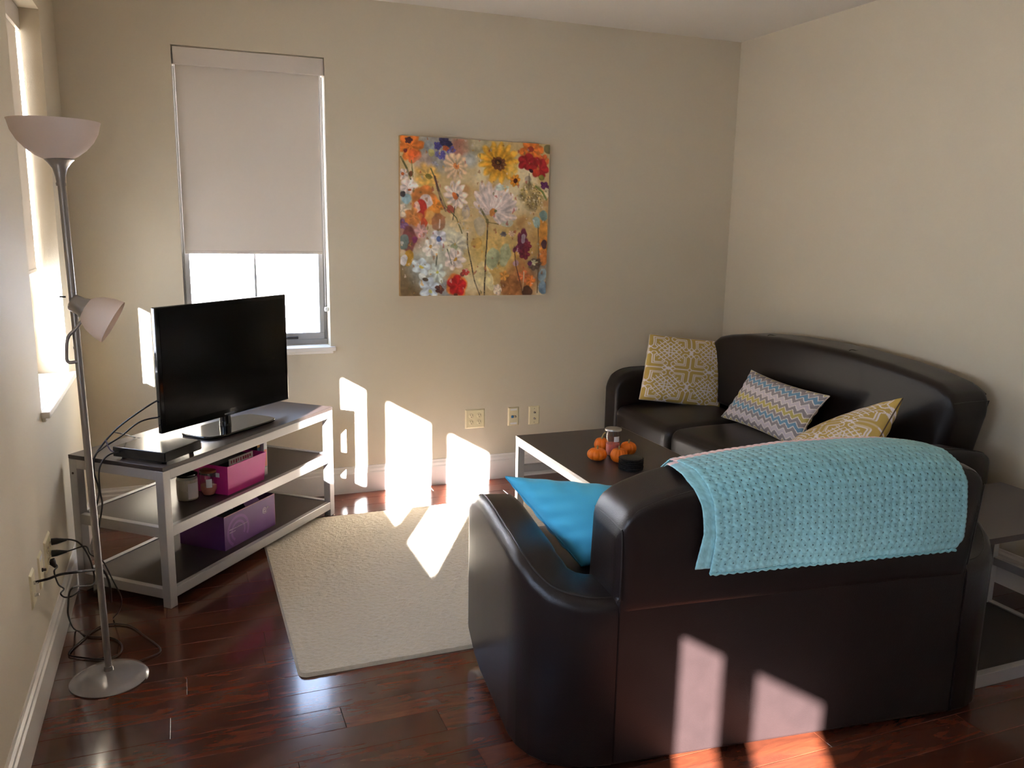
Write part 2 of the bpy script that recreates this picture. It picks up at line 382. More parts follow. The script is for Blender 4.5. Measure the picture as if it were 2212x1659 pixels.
# ------------------------------------------------------------------ outside
M_snow = mat('pale_ground', L(196, 192, 184), .9, noise=.08, nscale=2)
tag(MB().box(-60, 60, -60, 60, -3.4, -3.2).build('ground', M_snow), kind='structure')
nh = thing('house', 'pale house with lap siding seen through the back wall window', 'house', (-1.0, 9, -3.2))
M_siding = mat('pale_siding', L(226, 228, 232), .7, noise=.03, nscale=3); M_roof = mat('grey_shingles', L(120, 120, 126), .85, noise=.15, nscale=9)
MB().box(-5, 9, .06, 6, 0, 7.6).build('house_wall', M_siding, nh)
sid = None; me_s = None
for k in range(40):
    z = .1+k*.185
    if me_s is None:
        me_s = bpy.data.meshes.new('siding_board'); me_s.from_pydata([(-5, 0.06, .19), (9, .06, .19), (9, .018, 0), (-5, .018, 0), (-5, .06, 0), (9, .06, 0)], [], [(0, 3, 2, 1), (3, 4, 5, 2)]); me_s.materials.append(M_siding)
    o = bpy.data.objects.new('siding_board', me_s); COL.objects.link(o); o.parent = nh; o.location = (0, 0, z)
MB().add([(-5.4, -.4, 7.5), (9.4, -.4, 7.5), (9.4, 3, 9.6), (-5.4, 3, 9.6), (9.4, 6.4, 7.5), (-5.4, 6.4, 7.5)], [(0, 1, 2, 3), (3, 2, 4, 5), (0, 5, 4, 1)]).build('roof', M_roof, nh)
# ------------------------------------------------------------------ painting
def canvas_painting():
    N = 300; yy, xx = np.mgrid[0:N, 0:N]/(N-1.0); X, Y = xx, yy      # Y down
    def fbm(sc, oct=4, seed=0):
        r = np.random.RandomState(seed); out = np.zeros((N, N)); amp = 1; tot = 0
        for o in range(oct):
            g = int(sc*2**o)+2; G = r.rand(g+1, g+1); a = X*(g-1); b = Y*(g-1); i = a.astype(int).clip(0, g-1); j = b.astype(int).clip(0, g-1)
            fa = a-i; fb = b-j; fa = fa*fa*(3-2*fa); fb = fb*fb*(3-2*fb)
            out += amp*((G[j, i]*(1-fa)+G[j, i+1]*fa)*(1-fb)+(G[j+1, i]*(1-fa)+G[j+1, i+1]*fa)*fb); tot += amp; amp *= .55
        return out/tot
    A = fbm(5, 5, 1); B = fbm(9, 4, 2); Cn = fbm(28, 3, 3)
    img = np.zeros((N, N, 3))
    c0 = np.array([198, 168, 114.]); c1 = np.array([222, 204, 160.]); c2 = np.array([176, 118, 62.])
    img[:] = c0; img += (c1-c0)*np.clip((A-.42)*5, 0, 1)[..., None]; img += (c2-img)*(np.clip((B-.58)*6, 0, 1)*.6)[..., None]
    def P(px, py):
        lx = 188-.015*(py-145); rx = 1507-.043*(py-230); u = (px-lx)/(rx-lx); ty = 145+.064*(px-188); return u, (py-ty)/(1562-ty)
    wob = (B-.5)*.05; wob2 = (A-.5)*.05
    def blob(px, py, r, col, petals=0, amp=.25, rot=0, asp=1, soft=.15, a=1.0, tex=.25):
        u, v = P(px, py); r = r/1340.0; dx = X-u+wob; dy = (Y-v+wob2)/asp; d = np.hypot(dx, dy); th = np.arctan2(dy, dx)
        rr = r*(1-amp+amp*np.abs(np.cos(petals*th/2+rot))) if petals else r
        m_ = np.clip((rr-d)/(soft*r+1e-6)+.5, 0, 1)*a
        sh = 1+tex*(Cn-.5)*2+(.10*np.cos(petals*th+rot*2) if petals else 0)
        img[:] = img*(1-m_[..., None])+np.clip(np.array(col)[None, None]*sh[..., None], 0, 255)*m_[..., None]
    def stroke(pts, wd, col, a=.9):
        for (p0, p1) in zip(pts[:-1], pts[1:]):
            a0 = np.array(P(*p0)); a1 = np.array(P(*p1)); d = a1-a0; t = np.clip(((X-a0[0])*d[0]+(Y-a0[1])*d[1])/(d@d), 0, 1)
            q = np.hypot(X-a0[0]-t*d[0]+wob*.15, Y-a0[1]-t*d[1]); m_ = np.clip((wd/1340-q)/.002+.5, 0, 1)*a*(.6+.4*(Cn > .45))
            img[:] = img*(1-m_[..., None])+np.array(col)[None, None]*m_[..., None]
    WH = (226, 206, 196); CR = (222, 200, 160); OR = (214, 112, 40); RD = (170, 36, 34); YE = (222, 168, 48); PU = (92, 44, 84); BL = (72, 66, 128); TE = (132, 160, 158); GR = (104, 108, 60); BR = (110, 66, 44); SK = (170, 178, 186)
    # grounds
    blob(250, 1000, 150, (150, 92, 80), a=.7, soft=.8); blob(260, 1420, 190, (104, 84, 56), a=.9, soft=.6); blob(200, 700, 90, (150, 156, 150), a=.6, soft=.6)
    blob(480, 260, 190, (134, 132, 130), a=.8, soft=.5); blob(700, 240, 90, (168, 96, 84), a=.7, soft=.6); blob(850, 220, 120, (170, 160, 128), a=.8, soft=.7)
    blob(780, 360, 60, SK, a=.7, soft=.7); blob(1330, 1050, 230, (176, 128, 60), a=.6, soft=.7); blob(1420, 1330, 130, (128, 122, 110), a=.9, soft=.5)
    blob(1200, 1430, 170, (172, 100, 50), a=.8, soft=.6); blob(420, 1300, 190, (164, 168, 160), a=.8, soft=.6); blob(560, 1100, 200, (196, 194, 172), a=.8, soft=.7)
    blob(560, 1500, 90, (120, 130, 150), a=.7, soft=.6); blob(950, 1200, 220, (206, 172, 92), a=.8, soft=.8); blob(1060, 1100, 140, (200, 164, 92), a=.7, soft=.8)
    # orange corner flower
    blob(265, 240, 120, OR, 6, .35, .4); blob(300, 330, 60, (216, 92, 40), 3, .3, .2, a=.9); blob(250, 185, 32, (70, 36, 40), 5, .3); blob(222, 275, 18, (120, 40, 40))
    # delphinium
    for px, py, r, c in [(560, 200, 52, (58, 50, 84)), (500, 240, 38, BL), (540, 320, 44, (84, 76, 144)), (620, 270, 40, (92, 78, 140)), (575, 255, 30, (176, 84, 44)), (500, 310, 28, (104, 98, 156)), (600, 215, 30, (50, 46, 76)), (470, 395, 26, (140, 138, 150))]: blob(px, py, r, c, 5, .3)
    blob(420, 250, 44, (138, 146, 150), a=.8); blob(440, 300, 30, (190, 178, 90), a=.8); blob(380, 380, 70, (212, 168, 148), a=.5, soft=.6)
    # pale daisies
    blob(650, 410, 118, (214, 180, 142), 11, .22, .2, a=.9); blob(652, 405, 26, (206, 124, 62), 0); blob(650, 410, 10, (170, 90, 50))
    blob(405, 490, 100, (216, 166, 78), 7, .25, .1, a=.85, soft=.4); blob(410, 500, 24, (120, 104, 40)); blob(390, 590, 70, (206, 160, 66), 5, .3, a=.7, soft=.5)
    blob(655, 645, 115, (224, 202, 186), 10, .32, .3); blob(640, 650, 27, (204, 104, 44)); blob(665, 640, 13, (120, 96, 90))
    # sunflower
    blob(1035, 370, 190, (224, 166, 52), 13, .30, .1); blob(1035, 375, 130, (214, 150, 36), 13, .25, .4); blob(1032, 385, 62, (112, 62, 34), 9, .2); blob(1035, 370, 24, (72, 40, 30))
    blob(1175, 545, 58, (216, 136, 34), 7, .25); blob(1178, 550, 22, (92, 40, 30)); blob(1150, 440, 60, (216, 176, 80), a=.7, soft=.5)
    # red and orange upper right
    blob(1330, 275, 120, OR, 6, .3, .5); blob(1320, 265, 28, (150, 52, 36)); blob(1440, 360, 60, (206, 96, 44), 5, .3)
    blob(1285, 385, 85, (162, 30, 36), 5, .25, .2); blob(1400, 430, 95, (170, 34, 36), 6, .25); blob(1370, 470, 36, (198, 60, 36)); blob(1325, 465, 16, (60, 20, 30)); blob(1490, 260, 40, (104, 96, 60), a=.9)
    blob(1430, 510, 26, (130, 124, 50)); blob(1460, 580, 46, (92, 40, 84), 5, .3); blob(1300, 545, 30, (170, 150, 130), a=.8)
    # allium
    blob(1330, 690, 118, (172, 146, 92), a=.9, soft=.3, tex=.9)
    rr = np.random.RandomState(5)
    for k in range(70):
        a_, q = rr.rand()*6.28, 110*math.sqrt(rr.rand()); blob(1330+q*math.cos(a_), 690+q*math.sin(a_), 5+5*rr.rand(), [(214, 196, 156), (120, 96, 60), (150, 130, 60)][k % 3], a=.9)
    # great white flower
    def petal(px, py, ang, ln, wd, col, a=.95):
        u, v = P(px, py); ca, sa = math.cos(ang), math.sin(ang); ln /= 1340.; wd /= 1340.
        dx = X-u+wob*.6; dy = Y-v+wob2*.6; t = (dx*ca+dy*sa)/ln; q = (-dx*sa+dy*ca)/wd
        prof = np.sqrt(np.clip(t*(1.02-t)*3.2, 0, 1))*(.55+.5*np.clip(t, 0, 1)); m_ = np.clip((prof-np.abs(q))*4, 0, 1)*(t > 0)*(t < 1.02)*a
        sh = 1+.22*(Cn-.5)*2-.10*np.abs(q)+.06*np.cos(q*9)
        img[:] = img*(1-m_[..., None])+np.clip(np.array(col)[None, None]*sh[..., None], 0, 255)*m_[..., None]
    for ang, ln, wd, k in [(-175, 120, 40, .93), (-8, 235, 46, .95), (-150, 185, 52, .96), (-22, 240, 50, .92), (-130, 235, 56, 1.0), (-38, 250, 56, .97), (-112, 270, 58, .98), (-54, 250, 58, 1.0), (-95, 262, 56, 1.02), (-74, 262, 60, .98), (12, 245, 44, 1.0), (28, 165, 44, .95), (48, 120, 40, .92)]:
        petal(965, 815, math.radians(ang), ln, wd, tuple(q*k for q in (228, 208, 200)))
    blob(1060, 600, 60, (176, 190, 178), 3, .3, asp=.5, a=.8); blob(1100, 905, 60, (190, 198, 178), asp=.5, a=.7)
    for a_ in np.linspace(-2.9, -.3, 9): stroke([(965, 812), (965+190*math.cos(a_), 812+190*math.sin(a_))], 3, (208, 182, 172), .6)
    blob(968, 812, 28, (206, 130, 60)); blob(992, 806, 12, (110, 110, 70))
    # left column
    blob(215, 470, 50, WH, 6, .3); blob(203, 470, 14, (206, 100, 44)); blob(250, 590, 80, WH, 6, .3, .3); blob(268, 622, 12, (206, 100, 44)); blob(240, 700, 42, (146, 176, 184)); blob(205, 800, 55, (214, 196, 172), 4, .3)
    blob(210, 655, 24, (80, 70, 70)); blob(275, 480, 24, (140, 80, 50))
    blob(380, 700, 110, (206, 116, 48), 5, .2, .3, 1.1, a=.9); blob(470, 760, 70, (216, 128, 44), 5, .2); blob(400, 730, 50, (212, 190, 182), asp=1.4); blob(362, 800, 42, (188, 50, 40), asp=2.2); blob(330, 780, 26, (222, 180, 160), asp=2); blob(290, 860, 80, (196, 116, 50), 5, .3, a=.85); blob(450, 850, 70, (204, 132, 50), a=.7)
    blob(380, 910, 34, (198, 76, 40)); blob(590, 770, 34, (160, 76, 54)); blob(200, 920, 50, (124, 84, 118), 5, .3); blob(350, 980, 70, (196, 150, 150), 6, .3, a=.8); blob(240, 1060, 60, (118, 56, 56), asp=2, a=.8); blob(285, 1060, 26, (128, 50, 92)); blob(200, 1090, 36, (104, 116, 110), asp=1.8); blob(500, 900, 50, (150, 88, 60), asp=1.5, a=.7)
    # white cluster low left
    blob(510, 1050, 78, (206, 204, 210), 6, .25); blob(508, 1058, 24, (84, 104, 158)); blob(430, 1130, 80, (222, 212, 200), 6, .25, .4); blob(430, 1115, 16, (206, 150, 60)); blob(645, 1110, 110, (206, 198, 172), 8, .25, a=.9); blob(640, 1130, 30, (150, 156, 110), a=.8)
    blob(640, 1235, 95, (222, 206, 196), 7, .3); blob(650, 1235, 16, (212, 156, 50)); blob(345, 1300, 80, (196, 208, 212), 5, .35, .2); blob(345, 1310, 14, (206, 190, 80)); blob(480, 1350, 90, (196, 206, 198), 6, .35); blob(480, 1345, 14, (190, 190, 90))
    blob(410, 1480, 95, (190, 202, 214), 5, .35, .5); blob(415, 1515, 18, (204, 206, 120)); blob(350, 1390, 30, (214, 220, 216)); blob(490, 1490, 40, (92, 54, 50), 5, .3); blob(380, 1410, 26, (90, 76, 60), asp=.6); blob(240, 1230, 44, (186, 138, 44), asp=1.6); blob(205, 1250, 24, (196, 190, 190), asp=2); blob(700, 1370, 22, (150, 70, 60))
    # red poppies
    blob(645, 1470, 98, (224, 120, 52), 4, .2, .6, 1.1); blob(645, 1465, 84, (192, 32, 34), 5, .2, .3, 1.1); blob(620, 1548, 14, (110, 60, 40)); blob(728, 1350, 36, (196, 66, 60), 5, .3)
    # lower right
    blob(1240, 1100, 60, (108, 40, 62), 5, .3, asp=2.1); blob(1290, 1120, 44, (112, 36, 52), 5, .3); blob(1190, 1160, 40, (126, 50, 76), 4, .3); blob(1250, 1060, 20, (186, 170, 180), asp=2.2, a=.8); blob(1270, 1190, 50, (120, 40, 56), 5, .3); blob(1190, 1270, 26, (176, 136, 146))
    blob(1430, 960, 60, (206, 138, 56), asp=1.5); blob(1440, 1090, 60, (206, 128, 50), 5, .3, asp=1.3); blob(1440, 1085, 30, (74, 44, 50), asp=1.4); blob(1430, 1220, 60, (206, 122, 56), asp=1.4); blob(1370, 910, 40, (140, 164, 158), asp=1.2); blob(1440, 840, 46, (118, 142, 134)); blob(1470, 650, 30, (206, 190, 150), asp=2)
    blob(1350, 1280, 62, (104, 84, 70), 7, .25); blob(1345, 1260, 30, (184, 178, 140), 5, .4); blob(1310, 1270, 20, (110, 50, 90)); blob(1420, 1390, 44, (132, 152, 160), asp=1.2); blob(1415, 1500, 44, (120, 142, 158), asp=1.4)
    blob(1240, 1390, 60, (196, 106, 60), 5, .3); blob(1300, 1430, 50, (212, 116, 50), 5, .3); blob(1120, 1470, 100, (146, 92, 50), 5, .25, a=.8); blob(1075, 1380, 50, (206, 140, 60), 5, .3); blob(1000, 1500, 52, (218, 196, 176), 5, .3); blob(1270, 1520, 50, (84, 54, 40), a=.9); blob(1190, 1200, 30, (200, 150, 70))
    blob(965, 1230, 60, (160, 172, 136), asp=1.5, a=.8); blob(1075, 1200, 55, (156, 168, 132), asp=1.7, a=.8); blob(820, 1080, 50, (186, 140, 60), asp=1, a=.7); blob(870, 1370, 70, (220, 204, 150), asp=1.6, a=.7); blob(940, 1430, 40, (224, 212, 160), asp=2, a=.8); blob(850, 930, 60, (176, 168, 150), asp=1.4, a=.6); blob(730, 800, 36, (164, 156, 170), asp=2, a=.6); blob(680, 870, 110, (210, 184, 130), 7, .3, a=.5)
    blob(1060, 1010, 30, (120, 110, 110), 6, .4); blob(1140, 1010, 36, (206, 170, 140), 6, .4)
    # stems
    DK = (66, 52, 40); stroke([(440, 430), (500, 590), (560, 760), (650, 860), (700, 1000)], 5, (98, 96, 56)); stroke([(470, 500), (520, 700), (560, 800)], 9, (84, 52, 50), .8); stroke([(930, 880), (920, 1050), (905, 1200), (895, 1400), (885, 1560)], 6, DK)
    stroke([(870, 790), (920, 880), (930, 920)], 10, (96, 90, 50)); stroke([(745, 1000), (745, 1100), (770, 1250), (800, 1420), (845, 1560)], 5, DK); stroke([(1310, 480), (1310, 560)], 4, DK); stroke([(1370, 590), (1430, 640), (1470, 710)], 9, (110, 124, 56)); stroke([(640, 760), (620, 880)], 4, DK)
    stroke([(1165, 1120), (1180, 1300), (1230, 1520)], 5, (96, 60, 50)); stroke([(1385, 960), (1390, 1200), (1370, 1540)], 5, (100, 76, 54)); stroke([(570, 1140), (610, 1280)], 5, (92, 96, 72)); stroke([(280, 360), (290, 500)], 5, (110, 110, 60)); stroke([(190, 330), (240, 430), (270, 520)], 8, (92, 88, 50)); stroke([(510, 880), (505, 950)], 6, (214, 200, 190)); stroke([(915, 900), (1020, 920)], 5, (110, 96, 50)); stroke([(1250, 1350), (1235, 1520)], 4, (206, 190, 160)); stroke([(480, 1200), (470, 1290)], 6, (96, 100, 84))
    for k in range(260):
        px, py = 190+1280*rr.rand(), 170+1370*rr.rand(); blob(px, py, 4+9*rr.rand(), [WH, (150, 90, 50), (206, 150, 60), (110, 100, 60), (180, 170, 160), (160, 60, 50)][k % 6], 3, .4, rr.rand()*3, .6+1.6*rr.rand(), a=.55)
    img *= (0.94+.12*fbm(60, 2, 9))[..., None]
    img = img*.88+img.mean(axis=2, keepdims=True)*.12
    return s2l(np.clip(img*1.06, 0, 255))
pc = canvas_painting()
pt = thing('painting', 'square unframed floral canvas painting on the back wall', 'painting', (2.156, -.001, 1.625), 0)
pw, ph, pd = .925, .905, .034
N = 300; gx, gz = np.meshgrid(np.linspace(-pw/2, pw/2, N), np.linspace(ph/2, -ph/2, N)); G = np.stack([gx, np.full_like(gx, -pd), gz], -1)
M_canvas = mat('painted_canvas', (1, 1, 1), .7, attr='Col', spec=.3)
cv = grid_obj('canvas', G, M_canvas, pt, pc, smooth=False)
for p in cv.data.polygons: pass
cv.data.flip_normals() if cv.data.polygons[0].normal.y > 0 else None
eg = MB(); sw, sh_ = pw/2, ph/2
eg.box(-sw, sw, -pd+.0005, 0, -sh_, sh_).build('stretcher', mat('canvas_edge', L(176, 140, 92), .8, noise=.35, nscale=26), pt)
pt.rotation_euler = (0, R(.3), 0)

# ------------------------------------------------------------------ wall plates
def plate(label, cat, w_, h_, loc, rz, m=M_ivory):
    t = thing('wall_plate', label, cat, loc, rz)
    mb = MB(); x, z = w_/2, h_/2; i = .007
    mb.add([(-x, 0, -z), (x, 0, -z), (x, 0, z), (-x, 0, z), (-x+i, -.006, -z+i), (x-i, -.006, -z+i), (x-i, -.006, z-i), (-x+i, -.006, z-i)],
           [(4, 5, 6, 7), (0, 1, 5, 4), (1, 2, 6, 5), (2, 3, 7, 6), (3, 0, 4, 7)])
    mb.build('face_plate', m, t, bevel=.0012, bseg=2); return t
M_slot = mat('dark_slot', L(60, 44, 38), .6, noise=.1)
def receptacle(t, x, z):
    o = MB().lathe([(.0165, 0), (.0165, .0018), (.015, .0024)], 20).build('receptacle', M_ivory, t, smooth=True); o.location = (x, -.006, z); o.rotation_euler = (PI/2, 0, 0)
    s = MB().box(-.0075, -.0045, .0022, .003, .002, .010)
    s = MB().box(-.0072, -.0050, .001, .0098, .0022, .0030).box(.0050, .0072, .001, .0085, .0022, .0030)
    s.lathe([(.0026, .0020), (.0026, .0030)], 10, (0, -.008, 0)); s.build('slot', M_slot, o)
def connector(t, x, z, m=M_chrome, n='coaxial_jack'):
    o = MB().lathe([(.0068, 0), (.0068, .004), (.0048, .0042), (.0048, .013), (.0035, .0135)], 12).build(n, m, t, smooth=True); o.location = (x, -.006, z); o.rotation_euler = (PI/2, 0, 0)
def screw(t, x, z):
    o = MB().lathe([(.0028, 0), (.0024, .0012)], 10).build('screw', mat('screw_metal', L(130, 122, 100), .4, metal=.6, noise=.05), t); o.location = (x, -.006, z); o.rotation_euler = (PI/2, 0, 0)
p1 = plate('ivory double outlet plate with four sockets on the back wall', 'outlet', .130, .122, (2.17, 0, .400), 0)
for x in (-.026, .026):
    for z in (-.021, .021): receptacle(p1, x, z)
p2 = plate('ivory data plate with a blue jack and two white label strips', 'outlet', .076, .122, (2.428, 0, .398), 0)
MB().box(-.016, -.001, -.011, -.006, -.008, .007).build('blue_jack', mat('blue_jack', L(44, 96, 140), .4, noise=.05), p2, bevel=.001)
connector(p2, .011, 0, mat('grey_jack', L(120, 112, 104), .4, metal=.5, noise=.05), 'phone_jack')
for z in (-.045, .045): MB().box(-.022, .022, -.0068, -.0055, z-.006, z+.006).build('label_strip', M_white, p2)
p3 = plate('ivory coaxial plate with two metal jacks nearest the coffee table', 'outlet', .076, .122, (2.571, 0, .396), 0)
for z in (-.020, .020): connector(p3, 0, z)
for z in (-.045, .045): screw(p3, 0, z)
q1 = plate('ivory outlet plate low on the left wall holding three black plugs', 'outlet', .130, .120, (0, -1.535, .400), PI/2)
for x in (-.026, .026):
    for z in (-.021, .021): receptacle(q1, x, z)
q2 = plate('empty ivory wall plate between two others low on the left wall', 'outlet', .076, .120, (0, -1.705, .400), PI/2)
MB().box(-.022, .022, -.0068, -.0055, .039, .051).build('label_strip', M_white, q2); connector(q2, 0, 0, M_slot, 'phone_jack')
q3 = plate('ivory coaxial plate low on the left wall with the thick cable screwed in', 'outlet', .076, .120, (0, -1.875, .405), PI/2)
for z in (-.022, .020): connector(q3, 0, z)

# ------------------------------------------------------------------ rug
def rug():
    x0, x1, y0, y1, t = .82, 3.10, -2.018, -.412, .014; nx, ny = 330, 232
    a = np.linspace(-1, 1, nx); b = np.linspace(-1, 1, ny); A, B = np.meshgrid(a, b)
    cx, cy, hx, hy = (x0+x1)/2, (y0+y1)/2, (x1-x0)/2, (y1-y0)/2
    X = A*hx; Y = B*hy; r = .035                                   # rounded corners
    ex = np.maximum(np.abs(X)-(hx-r), 0); ey = np.maximum(np.abs(Y)-(hy-r), 0); d = np.hypot(ex, ey); k = np.where((ex > 0) & (ey > 0) & (d > 0), np.minimum(1, np.maximum(ex, ey)/np.maximum(d, 1e-9)), 1)
    X = np.sign(X)*(np.minimum(np.abs(X), hx-r)+ex*k); Y = np.sign(Y)*(np.minimum(np.abs(Y), hy-r)+ey*k)
    edge = np.minimum(hx-np.abs(A*hx), hy-np.abs(B*hy)); Z = t*np.clip(edge/.006, 0, 1)**.5
    n = RNG.rand(ny, nx); n = (n+np.roll(n, 1, 0)+np.roll(n, 1, 1))/3; Z = Z*(1-.30*(n-.5)*(edge > .004)); Z[edge < .003] = .001
    P = np.stack([X+cx, Y+cy, Z], -1)
    m = mat('tan_rug_pile', L(186, 170, 142), .95, bump=.9, bscale=330, noise=.16, nscale=60, spec=.1, sheen=.4)
    o = grid_obj('rug', P, m, smooth=False)
    tag(o, 'beige short-pile rug with rounded corners on the dark plank floor', 'rug')
rug()

# ------------------------------------------------------------------ sofa family
def sofa_piece(name, label, cat, loc, rz, Wd, D, ncush, AR, crl=.245, crr=.245, fl=0, fr=0, azf=((0, .05, .1, .16, .25, .42, .6, .68, .75, .81, .84), (.55, .572, .602, .632, .645, .650, .660, .658, .645, .61, .565)), tap=0, tilt=0):
    t = thing(name, label, cat, loc, rz)
    aw = .155
    def zt(Y): return float(np.interp(Y, azf[0], azf[1]))
    def zb(Y): return float(np.interp(Y, [0, D-.16, D], [.022, .022, .10]))
    for side in (0, 1):
        cr = (crl, crr)[side]
        sec = [((cr, .0), (cr, .235)), ((cr*.71, .006), (max(aw, cr*.91), .235)), ((cr*.47, .026), (max(aw, cr*.81), .235)), ((cr*.27, .058), (max(aw, cr*.73), .236)), ((cr*.12, .105), (max(aw, cr*.67), .24)), ((.008, .16), (aw+.001, .245)), ((0, .225), (aw, .26))]
        for Y in (.30, .38, .46, .54, .62, D-.13, D-.07, D-.03, D): sec.append(((tap*(Y-.22)/(D-.22) if side else 0, Y), (aw, Y)))
        v = []; f = []; rr_ = .042; NP = 0
        sec = sec[:-1]+[((tap*.97 if side else 0, D-.014), (aw, D-.014)), ((tap if side else 0, D-.004), (aw, D-.004)), ((tap if side else 0, D), (aw, D))]
        for k_, ((ox, oy), (ix, iy)) in enumerate(sec):
            o_ = Vector((ox, oy)); i_ = Vector((ix, iy)); Lw = (i_-o_).length; zz = zt(oy); z_b = zb(oy)
            ins = {len(sec)-1: .020, len(sec)-2: .008, len(sec)-3: .002}.get(k_, 0)
            prof = [(ins+.01, z_b+ins*.5), (ins, z_b+.01+ins*.5)]
            for q in range(7):
                a_ = PI-q*PI/12; prof.append((ins+rr_+rr_*math.cos(a_), zz-ins-rr_+rr_*math.sin(a_)))
            for q in range(7):
                a_ = PI/2-q*PI/12; prof.append((Lw-ins-rr_+rr_*math.cos(a_), zz-ins-.004-rr_+rr_*math.sin(a_)))
            prof += [(Lw-ins, z_b+.01+ins*.5), (Lw-ins-.01, z_b+ins*.5)]; NP = len(prof)
            for d_, z_ in prof:
                p_ = o_.lerp(i_, d_/Lw); v.append(((Wd-p_.x) if side else p_.x, p_.y, z_))
        n = len(sec)
        for i in range(n-1):
            for k in range(NP): f.append((i*NP+k, i*NP+(k+1) % NP, (i+1)*NP+(k+1) % NP, (i+1)*NP+k))
        f.append(tuple(range(NP))); f.append(tuple((n-1)*NP+k for k in range(NP-1, -1, -1)))
        me = bpy.data.meshes.new('arm'); me.from_pydata(v, [], f); bm = bmesh.new(); bm.from_mesh(me); bmesh.ops.recalc_face_normals(bm, faces=bm.faces); bm.to_mesh(me); bm.free()
        o = link('arm', me, M_leather, t, True)
        try: me.set_sharp_from_angle(angle=R(60))
        except Exception: pass
        pts = []
        for (ox, oy), (ix, iy) in sec[:-3]:
            o_ = Vector((ox, oy)); i_ = Vector((ix, iy)); p_ = o_+(i_-o_).normalized()*.030; pts.append(((Wd-p_.x) if side else p_.x, p_.y, zt(oy)-.0016))
        MB().tube(pts, .0028, 6, sub=3).build('piping', M_pipe, o, smooth=True)
    def arch(x):
        return float(np.interp(min(x-crl, Wd-crr-x)+.008, AR[0], AR[1]))+tilt*((x-crl)/(Wd-crl-crr)-.5)
    z0 = .50; z1 = 1.0
    def warp(x, y, z, a, b, c):
        x2 = fx(x, z)
        zz = z0+(z-z0)*(arch(min(max(x, crl-.007), Wd-crr+.007))-z0)/(z1-z0)
        y2 = y+(-.02 if b > 0 else 0)*max(0, (z-z0)/(z1-z0)) + (.012*(1-a*a) if b > .5 else 0)
        return (x2, y2, zz)
    def fx(x, z):
        q = (x-crl)/(Wd-crl-crr)*2-1; k = max(0, (z-z0)/(z1-z0)); return x+k*(fr*max(0, q)**3-fl*max(0, -q)**3)
    bk = softbox('backrest', crl-.008, Wd-crr+.008, .0, .255, z0, z1, .038, M_leather, t, n=40, warp=warp)
    xs = np.linspace(crl+.02, Wd-crr-.02, 40)
    top = [(fx(x, z1), .0085, arch(x)-.0125) for x in xs]
    MB().tube(top, .0026, 6, sub=2).build('piping', M_pipe, bk, smooth=True)
    for s_ in (1, -1):
        ex = crl+.004 if s_ > 0 else Wd-crr-.004
        MB().tube([(fx(ex, z1), .0085, arch(ex)-.0145), (fx(ex, z1)-s_*.001, .06, arch(ex)-.0125), (fx(ex, z1)-s_*.001, .15, arch(ex)-.0125), (fx(ex, z1), .222, arch(ex)-.0145)], .0024, 6, sub=3).build('piping', M_pipe, bk, smooth=True)
        MB().tube([(ex, .002, .55), (fx(ex, .7), .002, .68), (fx(ex, .98), .0075, arch(ex)-.016)], .0026, 6, sub=3).build('piping', M_pipe, bk, smooth=True)
    inner = (Wd-2*aw)
    for k in range(1, ncush):
        x = aw+inner*k/ncush
        MB().tube([(x, .252, .52), (x, .247, .7), (x, .240, .85), (x, .215, arch(x)-.006), (x, .15, arch(x)-.001)], .002, 6).build('piping', M_pipe, bk, smooth=True)
    MB().box(crl-.004, Wd-crr+.004, .004, .05, .022, .56).build('rear_panel', M_leather, t, bevel=.012, bseg=3)
    MB().tube([(crl, .006, .548), (Wd-crr, .006, .548)], .002, 6).build('piping', M_pipe, t, smooth=True)
    MB().box(aw-.01, Wd-aw+.01, .05, D-.06, .05, .29).build('base_frame', M_leather, t, bevel=.015, bseg=3)
    cw = inner/ncush
    for k in range(ncush):
        a = aw+k*cw
        def wp(x, y, z, p, q, r_):
            if r_ > -.2: z += .016*(1-abs(p)**3)*(1-abs(q)**3)-.012*max(0, q)**3
            return (x, y, z)
        softbox('seat_cushion', a+.004, a+cw-.004, .22, D+.012, .292, .482, .05, M_leather, t, n=16, warp=wp)
    for x in (.12, Wd-.12):
        for yy in (.12, D-.2): MB().lathe([(.018, .0), (.024, .03)], 14, (x, yy, 0)).build('foot', M_black, t, smooth=True)
    return t
LRZ = math.atan2(-.114, .994)
LOX, LOY, LWD, LCL, LCR, LFR = 1.357, -2.832, 1.678, .262, .208, .035
AR_L = ([0, .012, .03, .05, .10, .16, .25, .4, .62, 1.2], [.775, .80, .825, .845, .864, .880, .895, .906, .914, .917])
AR_S = ([0, .012, .03, .08, .18, .34, .63, 1.1], [.80, .865, .893, .925, .949, .972, .992, 1.0])
LOVE = sofa_piece('loveseat', 'dark brown leather loveseat seen from behind with a blue blanket over its back', 'loveseat', (LOX, LOY, 0), LRZ, LWD, .84, 2, AR_L, LCL, LCR, 0.0, LFR, tap=.10, tilt=.055)
SOFA = sofa_piece('sofa', 'dark brown leather sofa against the right wall with three patterned cushions', 'sofa', (3.89, -2.30, 0), PI/2, 2.25, .84, 3, AR_S, .205, .290, .075, .0,
                  azf=((0, .05, .12, .2, .3, .45, .58, .69, .76, .81, .84), (.60, .625, .65, .665, .68, .69, .695, .695, .68, .65, .60)))
def larch(x):
    return float(np.interp(min(x-LCL, LWD-LCR-x)+.008, AR_L[0], AR_L[1]))+.055*((x-LCL)/(LWD-LCL-LCR)-.5)

